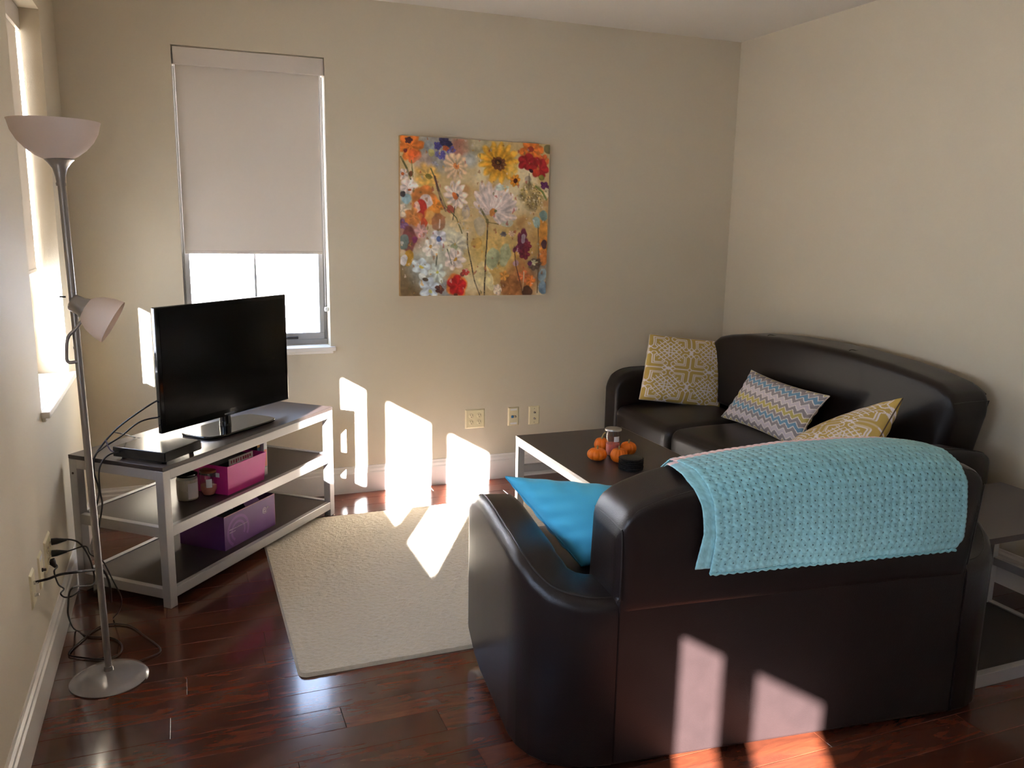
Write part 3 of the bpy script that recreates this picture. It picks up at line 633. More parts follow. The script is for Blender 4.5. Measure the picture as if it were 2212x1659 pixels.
# crocheted blanket over the loveseat back
def blanket():
    t = thing('blanket', 'turquoise crocheted blanket folded over the back of the loveseat', 'blanket', (LOX, LOY, 0), LRZ)
    cell = .0044
    def path(x, off, zhem, zfront):
        a = larch(x)+.004
        return [(.262+off, zfront), (.258+off, a-.10), (.236+off*.7, a-.035+off*.4), (.195, a-.006+off), (.13, a+.004+off), (.06, a+.001+off), (.016-off*.6, a-.016+off*.5), (-.008-off, a-.05), (-.012-off, a-.12), (-.014-off, (a-.12)*.4+zhem*.6), (-.012-off, zhem)]
    def sheet(x0f, x1f, off, zh, holes, name, m, amp):
        npth = 190 if holes else 120; nx = 204 if holes else 26
        T_ = np.linspace(0, 1, npth); S = np.linspace(0, 1, nx); P = np.zeros((npth, nx, 3)); LEN = None
        for i, s in enumerate(S):
            xm = x0f(.5)+(x1f(.5)-x0f(.5))*s
            pp = np.array(path(xm, off, zh(s), .66)); d = np.r_[0, np.cumsum(np.hypot(*np.diff(pp, axis=0).T))]; d /= d[-1]
            # smooth path
            yy = np.interp(T_, d, pp[:, 0]); zz = np.interp(T_, d, pp[:, 1])
            for _ in range(4): yy[1:-1] = (yy[:-2]+yy[1:-1]*2+yy[2:])/4; zz[1:-1] = (zz[:-2]+zz[1:-1]*2+zz[2:])/4
            xx = np.array([x0f(q)+(x1f(q)-x0f(q))*s for q in T_])
            P[:, i, 0] = xx; P[:, i, 1] = yy; P[:, i, 2] = zz
        J, I = np.mgrid[0:npth, 0:nx]
        dt = np.gradient(P, axis=0); ds = np.gradient(P, axis=1); nr = np.cross(ds, dt); nr /= np.linalg.norm(nr, axis=2)[..., None]+1e-9
        if nr[npth*3//4, nx//2, 1] > 0: nr = -nr
        hgt = amp*(np.abs(np.sin(I*PI/6+(J//6)*PI/2*0))*.6+np.abs(np.sin(J*PI/4+np.sin(I*PI/3)*1.0))*.7)
        hgt += .004*np.sin(P[..., 0]*21+J*.004)*np.clip((J/npth-.55)*2, 0, 1)
        P = P+nr*hgt[..., None]
        skip = None
        if holes:
            skip = np.zeros((npth, nx), bool); row_ = (J//4); skip = ((J % 4) == 2) & (((I+3*(row_ % 2)) % 6) == 0) & (J > npth*.30)
            skip[:, :3] = False; skip[:, -4:] = False; skip[-5:, :] = False
        C = np.zeros((npth, nx, 3)); base = np.array(s2l((134, 186, 192))); C[:] = base
        v = .86+.28*RNG.rand(npth, nx)+.10*(np.sin(J*PI/4) > 0); C *= v[..., None]
        band = (J > npth*.37) & (J < npth*.43); C[band] = s2l((226, 190, 184))*v[band][:, None]
        o = grid_obj(name, P, m, t, C, skip=skip, smooth=True)
        so_ = o.modifiers.new('s', 'SOLIDIFY'); so_.thickness = .003; so_.offset = 0
        return o
    m = mat('crochet_yarn', (1, 1, 1), .9, attr='Col', spec=.15, sheen=.3)
    lf = lambda q: float(np.interp(q, [0, .3, .45, .55, .7, .85, 1], [.490, .490, .495, .508, .524, .536, .524]))
    rt = lambda q: float(np.interp(q, [0, .3, .45, .6, .85, .96, 1], [1.33, 1.335, 1.36, 1.385, 1.40, 1.40, 1.375]))
    sheet(lf, rt, .023, lambda s: .624+.010*math.sin(s*9)*.4, True, 'top_layer', m, .0035)
    sheet(lambda q: lf(q)-.012-.026*min(1, max(0, (q-.35)*4))-.005*math.sin(q*14), lambda q: lf(q)+.07, .0165, lambda s: .636, False, 'under_layer', m, .002)
    # scalloped hem cords
    e = MB(); pts = []
    for s in np.linspace(0, 1, 90):
        x = lf(1)+(rt(1)-lf(1))*s; pts.append((x, -.036-.002*math.sin(s*280), .622+.0025*math.sin(s*200)))
    e.tube(pts, .0052, 6, sub=2); e.build('crochet_edge', mat('crochet_edge_yarn', L(128, 184, 192), .9, noise=.2, nscale=160), t, smooth=True)
blanket()

# ------------------------------------------------------------------ cushions
def lattice_color(U, V, per=1.0, rot=0, ph=(0, 0)):
    """white interlaced lines on gold; U,V in pillow widths (-.5...5)"""
    a = U/per+ph[0]; b = V/per+ph[1]; a = a-np.round(a); b = b-np.round(b); a = np.abs(a); b = np.abs(b)
    D = np.full(a.shape, 9.0)
    def seg(x0, y0, x1, y1):
        nonlocal D
        for (p0, q0, p1, q1) in ((x0, y0, x1, y1), (y0, x0, y1, x1)):
            dx, dy = p1-p0, q1-q0; t = np.clip(((a-p0)*dx+(b-q0)*dy)/(dx*dx+dy*dy+1e-12), 0, 1); D = np.minimum(D, np.hypot(a-p0-t*dx, b-q0-t*dy))
    seg(0, .055, .055, 0); seg(.055, 0, .34, 0); seg(.115, .115, .35, .115); seg(.34, 0, .40, .055); seg(.35, .115, .50, 0); seg(.34, 0, .46, .11)
    seg(.40, .055, .46, 0); seg(.46, 0, .5, .04); seg(.155, .155, .36, .155); seg(.36, .155, .385, .19); seg(.46, .11, .46, .16); seg(.46, .16, .42, .20); seg(.385, .19, .42, .20)
    A2 = .5-a; B2 = .5-b                                            # knot around the cell corner
    inn = (np.maximum(A2, B2) < .31)
    s_ = A2+B2; d_ = A2-B2
    for c in (.14, .27, .40): D = np.where(inn & (np.abs(d_) < .32), np.minimum(D, np.abs(s_-c)/1.414), D)
    for c in (.13,): D = np.where(inn & (s_ < .50) & (s_ > .12), np.minimum(D, np.abs(np.abs(d_)-c)/1.414), D)
    D = np.where(inn & (s_ > .12) & (s_ < .52), np.minimum(D, np.abs(d_)/1.414), D)
    D = np.where((A2 < .15) & (B2 < .2), np.minimum(D, np.abs(B2-.035)), D); D = np.where((B2 < .15) & (A2 < .2), np.minimum(D, np.abs(A2-.035)), D)
    k = np.clip((.0105-D)/.007+.5, 0, 1)[..., None]
    return s2l((186, 158, 86))*(1-k)+s2l((228, 220, 222))*k
def chevron_color(U, V):
    seqc = [(180, 164, 96), (142, 134, 134), (108, 142, 168), (142, 134, 134), (196, 184, 190), (142, 134, 134)]
    zz = np.abs(((U*11.5) % 1.0)-.5)*2*.75
    q = (V+.5)*11.2+zz*1.15+.6; k = np.floor(q).astype(int) % 6; fr = q-np.floor(q)
    C = np.array([s2l(c) for c in seqc])[k]; wline = (fr < .20)[..., None]
    return np.where(wline, s2l((224, 214, 206)), C)
def pillow(name, label, TL, TR, BR, BL, thick, m, colf=None, n=120, aspect=1.0, pull=.06, pipe=None, power=.40, side=1, wr=.004):
    t = thing(name, label, 'cushion', tuple((Vector(TL)+Vector(TR)+Vector(BR)+Vector(BL))/4))
    org = np.array(t.location)
    TL, TR, BR, BL = [np.array(q, float) for q in (TL, TR, BR, BL)]
    nrm = np.cross(TR-TL, BL-TL); nrm /= np.linalg.norm(nrm); tocam = np.array(CAM)-org
    if nrm@tocam < 0: nrm = -nrm
    g = np.sin(np.linspace(-1, 1, n)*PI/2*.985)/math.sin(PI/2*.985); U, V = np.meshgrid(g, g)       # V: -1 top, 1 bottom
    U2 = U*(1-pull*(1-V**2)); V2 = V*(1-pull*(1-U**2)); a = (U2+1)/2; b = (V2+1)/2
    base = (TL[None, None]*((1-a)*(1-b))[..., None]+TR*(a*(1-b))[..., None]+BL*((1-a)*b)[..., None]+BR*(a*b)[..., None])
    h = (np.clip((1-U**2)*(1-V**2), 0, 1))**power*thick/2
    wrk = wr*(np.sin(U*23+3*V)*np.exp(-((1-np.abs(V))/.22))+np.sin(V*19+2*U)*np.exp(-((1-np.abs(U))/.22)))*np.clip(h/(thick*.2), 0, 1)
    for sgn, nm in ((1, 'cover_front'), (-1, 'cover_back')):
        P = base+nrm*(sgn*(h+wrk))[..., None]-org
        C = colf(U/2, V/2*aspect) if colf else None
        o = grid_obj(nm, P, m, t, C)
        if sgn < 0: pass
    per = [base[0, i] for i in range(0, n, 3)]+[base[i, -1] for i in range(0, n, 3)]+[base[-1, i] for i in range(n-1, -1, -3)]+[base[i, 0] for i in range(n-1, -1, -3)]
    MB().tube([tuple(p-org) for p in per], .0032, 6, smooth=False).build('seam', pipe or m, t, smooth=True)
    return t
def A(u, v, ax, val): return tuple(at(u, v, ax, val))
M_print = mat('printed_cotton', (1, 1, 1), .85, attr='Col', spec=.2, bump=.2, bscale=500)
M_seamw = mat('seam_white', L(206, 196, 180), .8, noise=.1)
M_seamb = mat('seam_brown', L(96, 78, 60), .8, noise=.1)
pillow('throw_pillow', 'gold and white lattice cushion standing upright at the far end of the sofa', A(1404, 722, 1, -.27), A(1572, 740, 1, -.36), A(1553, 883, 1, -.46), A(1381, 862, 1, -.33), .15, M_print,
       lambda U, V: lattice_color(U+.5*0, V+.01, .52), n=170, pull=.02, pipe=M_seamw, power=.36)
pillow('throw_pillow', 'oblong chevron cushion in grey, blue and gold in the middle of the sofa', A(1623, 800, 0, 3.58), A(1792, 856, 0, 3.50), A(1722, 970, 0, 3.40), A(1558, 900, 0, 3.47), .13, M_print,
       lambda U, V: chevron_color(U, V), n=170, pull=.10, pipe=M_seamw, power=.42)
pillow('throw_pillow', 'gold and white lattice cushion slumped at the near end of the sofa', A(1738, 975, 0, 3.50), A(1950, 860, 0, 3.52), (3.27, -2.08, .57), (3.16, -1.62, .50), .21, M_print,
       lambda U, V: lattice_color(U, V, .52), n=130, pull=.03, pipe=M_seamb, power=.45)
M_turq = mat('turquoise_cotton', L(84, 186, 222), .85, bump=.3, bscale=420, noise=.05, nscale=12, spec=.2, sheen=.2)
pillow('throw_pillow', 'plain turquoise cushion on the loveseat seat beside its left arm', A(1092, 1030, 1, -2.33), A(1480, 1066, 1, -2.38), (2.02, -2.50, .50), A(1256, 1222, 1, -2.50), .18, M_turq, n=90, pull=.012, pipe=mat('turquoise_seam', L(60, 158, 196), .8, noise=.05), power=.38, wr=.006)

# ------------------------------------------------------------------ TV stand
SE1 = Vector((.664, .748, 0)); SE2 = Vector((-.748, .664, 0)); SANG = math.atan2(.748, .664); FLc = Vector((.395, -1.285, 0))
SL, SD, SH = 1.262, .50, .61
def stand_pt(a, b, z): return FLc+SE1*a+SE2*b+Vector((0, 0, z))
def metal_table(name, label, cat, loc, rz, Lx, Dy, Hh, shelves, post=.040, apron=.040, slab=.018, slab_in=0.0):
    """local origin at the front-left bottom corner; shelves: list of (z_bottom_rail, z_top_rail, panel?)"""
    t = thing(name, label, cat, loc, rz)
    MB().box(0, Lx, 0, Dy, Hh-slab, Hh).build('top', M_espresso, t, bevel=.0012, bseg=2)
    za = Hh-slab
    for x in (0, Lx-post):
        for yy in (0, Dy-post): MB().box(x, x+post, yy, yy+post, 0, za-.0002).build('leg', M_silver, t, bevel=.002, bseg=2)
    def rails(z0, z1, th, nm):
        for yy in (0.001, Dy-th-.001): MB().box(post, Lx-post, yy, yy+th, z0, z1).build(nm, M_silver, t, bevel=.0015, bseg=2)
        for x in (0.001, Lx-th-.001): MB().box(x, x+th, post, Dy-post, z0, z1).build(nm, M_silver, t, bevel=.0015, bseg=2)
    rails(za-apron, za-.0002, .038, 'apron_rail')
    for z0, z1, pan in shelves:
        rails(z0, z1, .026, 'shelf_rail')
        if pan: MB().box(.027, Lx-.027, .027, Dy-.027, z1-.016, z1-.004).build('shelf', M_espresso, t)
    return t
STAND = metal_table('tv_stand', 'three-tier stand with espresso shelves and silver frame under the television', 'tv stand', FLc, SANG, SL, SD, SH, [(.305, .350, True), (.038, .080, True)])
for k in (.10,):
    pass
o = MB().lathe([(.005, 0), (.005, .002)], 12).build('bolt_hole', M_slot, STAND); o.location = (-.0005, SD-.02, .53); o.rotation_euler = (0, -PI/2, 0)

# television
tvA = Vector((.394, -.998, .68)); tvB = Vector((.998, -.411, .68)); tvang = math.atan2(tvB.y-tvA.y, tvB.x-tvA.x); tvw = (tvB-tvA).length; tvh = .548
TV = thing('television', 'flat black television on the silver and espresso stand', 'television', (tvA.x, tvA.y, .61), tvang)
MB().box(0, tvw, 0, .022, .07, .07+tvh).build('bezel', M_gloss, TV, bevel=.005, bseg=3)
MB().box(.022, tvw-.022, -.0015, .002, .07+.034, .07+tvh-.022).build('screen', M_screen, TV)
softbox('rear_housing', .08, tvw-.08, .02, .062, .12, .07+tvh-.06, .02, M_black, TV, n=10)
MB().box(tvw/2-.045, tvw/2+.02, -.0016, .001, .079, .085).build('brand_mark', mat('mark_grey', L(120, 120, 124), .4, noise=.1), TV)
MB().lathe([(.028, .016), (.026, .05), (.024, .11)], 24, (tvw/2+.0, .040, 0)).build('neck', M_gloss, TV, smooth=True)
MB().lathe([(.034, .088), (.036, .092), (.034, .097)], 24, (tvw/2+.0, .040, 0)).build('neck_collar', M_chrome, TV, smooth=True)
pb = []
for k in range(40):
    a = 2*PI*k/40; ca, sa = math.cos(a), math.sin(a); e_ = .42
    pb.append((tvw/2+.02+.235*math.copysign(abs(ca)**e_, ca), .03+.115*math.copysign(abs(sa)**e_, sa)))
MB().prism(pb, .0008, .014).build('stand_base', M_gloss, TV, bevel=.005, bseg=3)

# cable box
CB = thing('cable_box', 'flat black cable box on the tv stand beside the television', 'set-top box', stand_pt(.028, .012, .61), SANG+.03)
cbx, cby = .225, .262
MB().box(0, cbx, 0, cby, .012, .054).build('case', mat('cable_box_case', L(24, 23, 23), .25, noise=.05, nscale=20, coat=.3), CB, bevel=.003, bseg=2)
MB().box(.004, cbx-.004, -.0015, .001, .016, .050).build('front_panel', M_gloss, CB)
for x in (.03, cbx-.03):
    for yy in (.03, cby-.03): MB().lathe([(.010, 0), (.010, .012)], 12, (x, yy, 0)).build('foot', M_black, CB)
MB().box(cbx-.006, cbx-.001, -.0022, -.001, .018, .040).build('indicator', mat('pale_strip', L(190, 170, 160), .4, noise=.05), CB)

# jars on the middle shelf
ZS = .346
def jar(label, c, r, h, wax, waxcol, lidm, lidh, labelm=None, taper=1.0, group=None, name='candle_jar'):
    t = thing(name, label, 'candle', (c[0], c[1], c[2]))
    g = glass_mat('jar_glass_'+name, (.95, .93, .92), .17)
    body = [(r*taper*.92, 0.0), (r*taper, .006), (r, h*.25), (r, h*.84), (r*.93, h*.92), (r*.90, h)]
    MB().lathe(body, 36, cap=False).build('glass', g, t, smooth=True)
    MB().lathe([(r*taper*.9, .0005), (r*taper*.9, .005)], 36).build('glass_base', glass_mat('thick_glass', (.85, .85, .85), .2), t)
    wp = [(r*taper*.90, .006), (r*.95, h*.25), (r*.95, wax)] if wax > h*.25 else [(r*taper*.9, .006), (r*.93, wax)]
    MB().lathe(wp, 32).build('wax', mat('wax', waxcol, .5, noise=.04, nscale=20), t, smooth=True)
    MB().lathe(lidh, 32).build('lid', lidm, t, smooth=True)
    if labelm:
        a0, a1, z0, z1 = labelm[:4]; v = []; f = []; k = 12
        for i in range(k+1):
            a = a0+(a1-a0)*i/k
            for z in (z0, z1): v.append(((r+.0008)*math.cos(a), (r+.0008)*math.sin(a), z))
        for i in range(k): f.append((2*i, 2*i+2, 2*i+3, 2*i+1))
        MB().add(v, f).build('label', labelm[4], t, smooth=True)
    return t
M_label = mat('paper_label', L(206, 196, 196), .6, noise=.03, nscale=40)
def camdir(p):
    return math.atan2(CAM.y-p[1], CAM.x-p[0])
j1 = (.482, -.905, ZS); a_ = camdir(j1)
jar('fat glass jar candle with cream wax and black lid on the middle shelf', j1, .048, .115, .10, L(196, 184, 164), mat('black_glass_lid', L(22, 20, 22), .12, coat=.5, noise=.05), [(.044, .112), (.047, .116), (.047, .124), (.030, .132), (.012, .136), (.016, .146), (.010, .152)], (a_+.05, a_+1.15, .014, .086, M_label))
j2 = (.574, -.868, ZS); a_ = camdir(j2)
jar('smaller candle glass with amber lid between the jar and pink bin', j2, .037, .112, .050, L(214, 140, 116), mat('amber_lid', L(128, 76, 44), .35, noise=.1), [(.034, .110), (.038, .112), (.038, .121), (.034, .124)], (a_-.3, a_+.4, .045, .085, M_label), taper=.72, name='candle_glass')

# pink bin
BIN = thing('storage_bin', 'bright pink fabric storage bin on the middle shelf of the tv stand', 'storage bin', stand_pt(.455, .055, ZS), SANG)
bl, bd_, bh, tp = .268, .215, .140, .010
M_pink = mat('pink_plastic', L(190, 40, 128), .5, noise=.04, nscale=10)
v = [(0, 0, 0), (bl, 0, 0), (bl, bd_, 0), (0, bd_, 0), (-tp, -tp, bh), (bl+tp, -tp, bh), (bl+tp, bd_+tp, bh), (-tp, bd_+tp, bh)]; th = .003
vi = [(x+(th if x < bl/2 else -th), y_+(th if y_ < bd_/2 else -th), z+(th if z == 0 else 0)) for x, y_, z in v]
MB().add(v+vi, [(0, 3, 2, 1), (0, 1, 5, 4), (1, 2, 6, 5), (2, 3, 7, 6), (3, 0, 4, 7), (8, 9, 10, 11), (12, 13, 9, 8), (13, 14, 10, 9), (14, 15, 11, 10), (15, 12, 8, 11), (4, 5, 13, 12), (5, 6, 14, 13), (6, 7, 15, 14), (7, 4, 12, 15)]).build('tub', M_pink, BIN, bevel=.0012, bseg=2)
MB().box(-.0125, -.0040, .055, .150, .085, .108).build('handle_slot', mat('bin_slot', L(30, 16, 26), .6, noise=.05), BIN)
MB().box(-.0135, -.0115, .035, .055, .086, .106).build('handle_edge', M_white, BIN)
paper = thing('magazine', 'white printed magazine standing up inside the pink bin', 'magazine', stand_pt(.50, .075, ZS+.012), SANG)
MB().box(0, .17, 0, .006, 0, .145).build('pages', mat('magazine_paper', L(206, 194, 190), .6, noise=.06, nscale=40), paper)
rr = random.Random(3)
for k in range(9): MB().box(.008+k*.017, .008+k*.017+.006+.007*rr.random(), -.0006, .0002, .120+.006*rr.random(), .138).build('print_mark', mat('print_red', L(150, 48, 70), .6, noise=.1) if k == 0 else bpy.data.materials['print_red'], paper)
dk = thing('folder', 'dark folder lying inside the pink bin behind the magazine', 'folder', stand_pt(.47, .12, ZS+.01), SANG)
MB().box(0, .24, 0, .09, 0, .122).build('folder_cover', mat('dark_card', L(34, 28, 32), .6, noise=.1), dk)
# DVD cases right of the bin
def dvd(label, a, b, w_, h_, th_, rz, cols):
    t = thing('dvd_case', label, 'dvd case', stand_pt(a, b, ZS), SANG+rz)
    MB().box(0, w_, 0, th_, 0, h_).build('case', mat('case_'+str(a), cols[0], .3, noise=.05), t, bevel=.0015)
    MB().box(.004, w_-.004, -.0008, .0002, .05, h_-.05).build('cover_art', mat('art_'+str(a), cols[1], .35, noise=.3, nscale=30), t)
    MB().box(.004, w_-.004, -.0009, .0001, .008, .045).build('cover_print', mat('art2_'+str(a), cols[2], .35, noise=.2, nscale=60), t)
    MB().box(.004, w_-.004, -.0009, .0001, h_-.048, h_-.006).build('cover_title', mat('art3_'+str(a), cols[3], .35, noise=.2, nscale=60), t)
    return t
dvd('dvd case with a red and green cover right of the pink bin', .765, .085, .030, .185, .135, 0, (L(120, 126, 132), L(176, 70, 66), L(190, 186, 182), L(150, 150, 150)))
dvd('taller dark dvd case with an amber picture behind the pink bin', .735, .10, .026, .200, .135, 0, (L(26, 22, 24), L(60, 84, 110), L(180, 150, 70), L(206, 156, 80)))

# purple box on the bottom shelf
ZB = .076
PB = thing('cardboard_box', 'open purple cardboard box with a swirl logo on the bottom shelf', 'box', stand_pt(.440, .075, ZB), SANG)
xl_, yd_, zh_ = .385, .26, .165; c = .003
M_purp = mat('purple_card', L(96, 46, 106), .42, noise=.22, nscale=6)
v = MB().box(0, xl_, 0, c, 0, zh_).box(0, xl_, yd_-c, yd_, 0, zh_).box(0, c, c, yd_-c, 0, zh_).box(xl_-c, xl_, c, yd_-c, 0, zh_).box(c, xl_-c, c, yd_-c, 0, c); v.build('carton', M_purp, PB)
MB().box(.0005, xl_-.0005, -.0006, .0, zh_-.003, zh_+.0005).build('cut_edge', mat('raw_card', L(186, 130, 130), .8, noise=.1), PB)
MB().box(xl_, xl_+.0015, 0, .004, 0, zh_).build('corner_edge', bpy.data.materials['raw_card'], PB)
MB().add([(.16, .002, zh_), (.27, .002, zh_), (.262, .03, zh_+.034), (.168, .03, zh_+.034)], [(0, 1, 2, 3)]).build('flap', M_purp, PB)
MB().box(.004, .14, .01, .2, .09, zh_-.014).build('contents', mat('dark_contents', L(28, 26, 30), .5, noise=.3, nscale=30), PB)
M_swirl = mat('swirl_ink', L(122, 70, 130), .5, noise=.1)
for r0, dd in ((.074, .007), (.047, .006)):
    v = []; f = []; K = 40
    for i in range(K+1):
        a = -0.5+i/K*4.6; q = r0*(1+.05*math.sin(a))
        for rr_ in (q-dd, q+dd): v.append((.098+rr_*math.cos(a), -.0009, .068+rr_*math.sin(a)*.95))
    v = [(x, y_, min(max(z, .003), zh_-.004)) for x, y_, z in v]
    for i in range(K): f.append((2*i, 2*i+1, 2*i+3, 2*i+2))
    MB().add(v, f).build('swirl_print', M_swirl, PB)
M_ink = mat('white_ink', L(220, 208, 214), .5, noise=.02)
def front_text(s, size, x, z): text_obj('lettering', s, size, M_ink, PB, Matrix.Translation((x, -.0012, z)) @ Matrix.Rotation(PI/2, 4, 'X'), .0002)
front_text('@', .034, .300, .104); front_text('8', .018, .323, .112); front_text('a', .014, .334, .113)
for x0, x1, z in ((.035, .165, .088), (.035, .078, .074)):
    b = MB(); x = x0; rr = random.Random(5)
    while x < x1:
        w_ = .0015+.003*rr.random(); hh = .0025+.0022*rr.random(); b.box(x, min(x+w_, x1), -.0011, -.0004, z, z+hh); x += w_+.0012
    b.build('small_print', mat('pale_ink', L(176, 140, 170), .5, noise=.05) if z > .08 else bpy.data.materials['pale_ink'], PB)

# ------------------------------------------------------------------ floor lamp
lx, ly = .196, -1.79
LAMP = thing('floor_lamp', 'grey metal floor lamp with frosted bowl and side reading light', 'floor lamp', (lx, ly, 0))
MB().lathe([(.126, .0), (.128, .004), (.120, .012), (.098, .021), (.060, .028), (.030, .031), (.016, .034), (.014, .05)], 56).build('lamp_base', mat('silver_enamel', L(142, 139, 140), .22, metal=.3, noise=.03, nscale=80, coat=.6), LAMP, smooth=True)
MB().tube([(0, 0, .03), (-.012, 0, .9), (-.024, 0, 1.70)], .0115, 20, smooth=False).build('pole', M_lampmetal, LAMP, smooth=True)
for z in (.62, 1.18): MB().lathe([(.0123, z-.004), (.0123, z+.004)], 20, (-.024*z/1.7, 0, 0)).build('pole_joint', M_lampmetal, LAMP)
cxl = -.025
MB().lathe([(.014, 1.692), (.015, 1.700), (.013, 1.704), (.015, 1.72), (.021, 1.745), (.033, 1.762), (.043, 1.772), (.040, 1.775)], 40, (cxl, 0, 0)).build('socket_cone', M_lampmetal, LAMP, smooth=True)
prof = [(.036, 1.772), (.060, 1.783), (.085, 1.802), (.107, 1.827), (.122, 1.855), (.129, 1.884), (.131, 1.888), (.126, 1.885), (.118, 1.857), (.103, 1.836), (.082, 1.810), (.058, 1.789), (.034, 1.778)]
MB().lathe(prof, 56, (cxl-.006, 0, 0), cap=False).build('lamp_bowl', M_lampglass, LAMP, smooth=True)
MB().lathe([(.036, 1.776), (.036, 1.778)], 30, (cxl-.006, 0, 0)).build('bowl_disc', M_lampglass, LAMP)
hx, hz = .205-lx, 1.325
MB().tube([(.164-lx+.014, -.006, 1.135), (.150-lx, -.006, 1.135), (.148-lx, -.006, 1.165), (.156-lx, -.008, 1.215), (.182-lx, -.012, 1.245), (.204-lx, -.014, 1.275), (.210-lx, -.014, 1.30)], .0055, 10).build('side_arm', M_lampmetal, LAMP, smooth=True)
ax = Vector((.86, -.10, -.50)).normalized(); q = ax.to_track_quat('Z', 'Y')
hd = MB().lathe([(.020, -.004), (.026, .0), (.028, .006), (.029, .030), (.034, .040), (.034, .046), (.02, .048)], 32).build('side_socket', M_lampmetal, LAMP, smooth=True); hd.location = (.176-lx, -.014, 1.330); hd.rotation_mode = 'QUATERNION'; hd.rotation_quaternion = q
sd = MB().lathe([(.027, .040), (.045, .052), (.060, .075), (.070, .105), (.0745, .135), (.071, .135), (.066, .105), (.057, .078), (.043, .057), (.025, .046)], 44, cap=False).build('side_shade', M_lampglass, LAMP, smooth=True); sd.location = hd.location; sd.rotation_mode = 'QUATERNION'; sd.rotation_quaternion = q
MB().tube([(.158-lx, 0, 1.345), (.140-lx, -.002, 1.346)], .003, 8, smooth=False).build('switch_knob', M_black, LAMP)

# ------------------------------------------------------------------ coffee table and things on it
M_edge0 = mat('pale_lip', L(206, 200, 192), .4, noise=.03)
CT = metal_table('coffee_table', 'low espresso coffee table with silver legs in front of the sofa', 'coffee table', (2.186, -1.80, .0135), 0, .66, 1.15, .4365, [], post=.038, apron=.036, slab=.016)
MB().box(.038, .622, 1.115, 1.14, .232, .272).build('stretcher', M_silver, CT, bevel=.0015, bseg=2)
MB().box(.038, .622, 1.112, 1.143, .222, .232).build('stretcher_lip', M_edge0, CT)
M_edge = mat('light_edge_band', L(206, 198, 184), .4, noise=.03)
for nm, bx in (('edge_band', (-.0012, 0.0005, 0, 1.15)), ('edge_band', (.6595, .6612, 0, 1.15))): MB().box(bx[0], bx[1], bx[2], bx[3], .4365-.016, .4362).build(nm, M_edge, CT)
ZT = .45
M_pump = mat('pumpkin_skin', L(226, 112, 18), .5, bump=.3, bscale=160, noise=.12, nscale=22, spec=.4)
M_stem = mat('pumpkin_stem', L(152, 138, 92), .8, bump=.5, bscale=120, noise=.2, nscale=60)
def pumpkin(label, c, r, h, lobes, stem, rot=0):
    r *= 1.26; h *= 1.26; stem = tuple(q*1.2 for q in stem)
    t = thing('mini_pumpkin', label, 'pumpkin', (c[0], c[1], ZT), rot, 'mini pumpkins on the coffee table')
    prof = []
    for k in range(15):
        a = -PI/2+PI*k/14; prof.append((max(.001, r*math.cos(a)**.8*(1.0)) if abs(a) < PI/2-.01 else .0012, h/2+h/2*math.sin(a)*(1-.16*math.exp(-(math.cos(a)/.28)**2))))
    prof[0] = (.002, h*.06)
    MB().lathe(prof, 96, lobes=lobes, lamp=.10).build('flesh', M_pump, t, smooth=True)
    MB().tube([(0, 0, h*.84)]+[(stem[0]*k/3, 0, h*.88+stem[1]*k/3+stem[2]*math.sin(k/3*PI)*.3) for k in (1, 2, 3)], .004, 8, rads=[.0065, .004, .0036, .0045]).build('stem', M_stem, t, smooth=True)
    return t
P_ = at(1298, 1000, 2, ZT); pumpkin('flattest mini pumpkin, left and clear of the jar candle', (P_.x+.004, P_.y+.050), .040, .050, 9, (.002, .016, 0), .3)
P_ = at(1342, 1004, 2, ZT); pumpkin('mini pumpkin touching the stack of black coasters', (P_.x+.008, P_.y+.042), .034, .058, 13, (.003, .016, 0), 1.0)
P_ = at(1305, 978, 2, ZT); pumpkin('mini pumpkin with a hooked stem behind the jar candle on its left', (P_.x+.004, P_.y+.040), .031, .056, 8, (.018, .026, .02), .2)
P_ = at(1363, 988, 2, ZT); pumpkin('mini pumpkin farthest right behind the black coasters', (P_.x+.012, P_.y+.052), .034, .054, 12, (-.004, .018, 0), 2.0)
P_ = at(1336, 990, 2, ZT); jc = (P_.x-.002, P_.y+.062, ZT); a_ = camdir(jc)
jar('tall glass candle jar with pink wax and flat silver lid on coffee table', jc, .036, .132, .062, L(214, 110, 96), mat('brushed_lid', L(176, 170, 164), .3, metal=.8, noise=.05), [(.038, .131), (.042, .132), (.042, .140), (.040, .142)], (a_+.15, a_+1.0, .078, .105, M_white), name='candle_jar')
P_ = at(1373, 1021, 2, ZT); cc = (P_.x+.006, P_.y+.058)
M_coast = mat('black_coaster', L(14, 14, 15), .35, bump=.5, bscale=150, noise=.1)
for k in range(6):
    pos = ['bottom', 'second from bottom', 'third from bottom', 'fourth from bottom', 'fifth from bottom', 'topmost'][k]
    t = thing('coaster', 'black beaded coaster, %s of the stack of six' % pos, 'coaster', (cc[0]+.001*math.sin(k*2), cc[1]+.001*math.cos(k*3), ZT+.0006+k*.0100), k*.7, 'black coasters stacked on the coffee table')
    MB().lathe([(.050, 0), (.055, .002), (.055, .0075), (.050, .0095)], 40).build('disc', M_coast, t, smooth=True)
    b = MB()
    for i in range(34):
        a = 2*PI*i/34; b.lathe([(.0005, -.003), (.003, 0), (.0005, .003)], 6, (.0575*math.cos(a), .0575*math.sin(a), .005))
    b.build('beaded_rim', M_black, t, smooth=True)

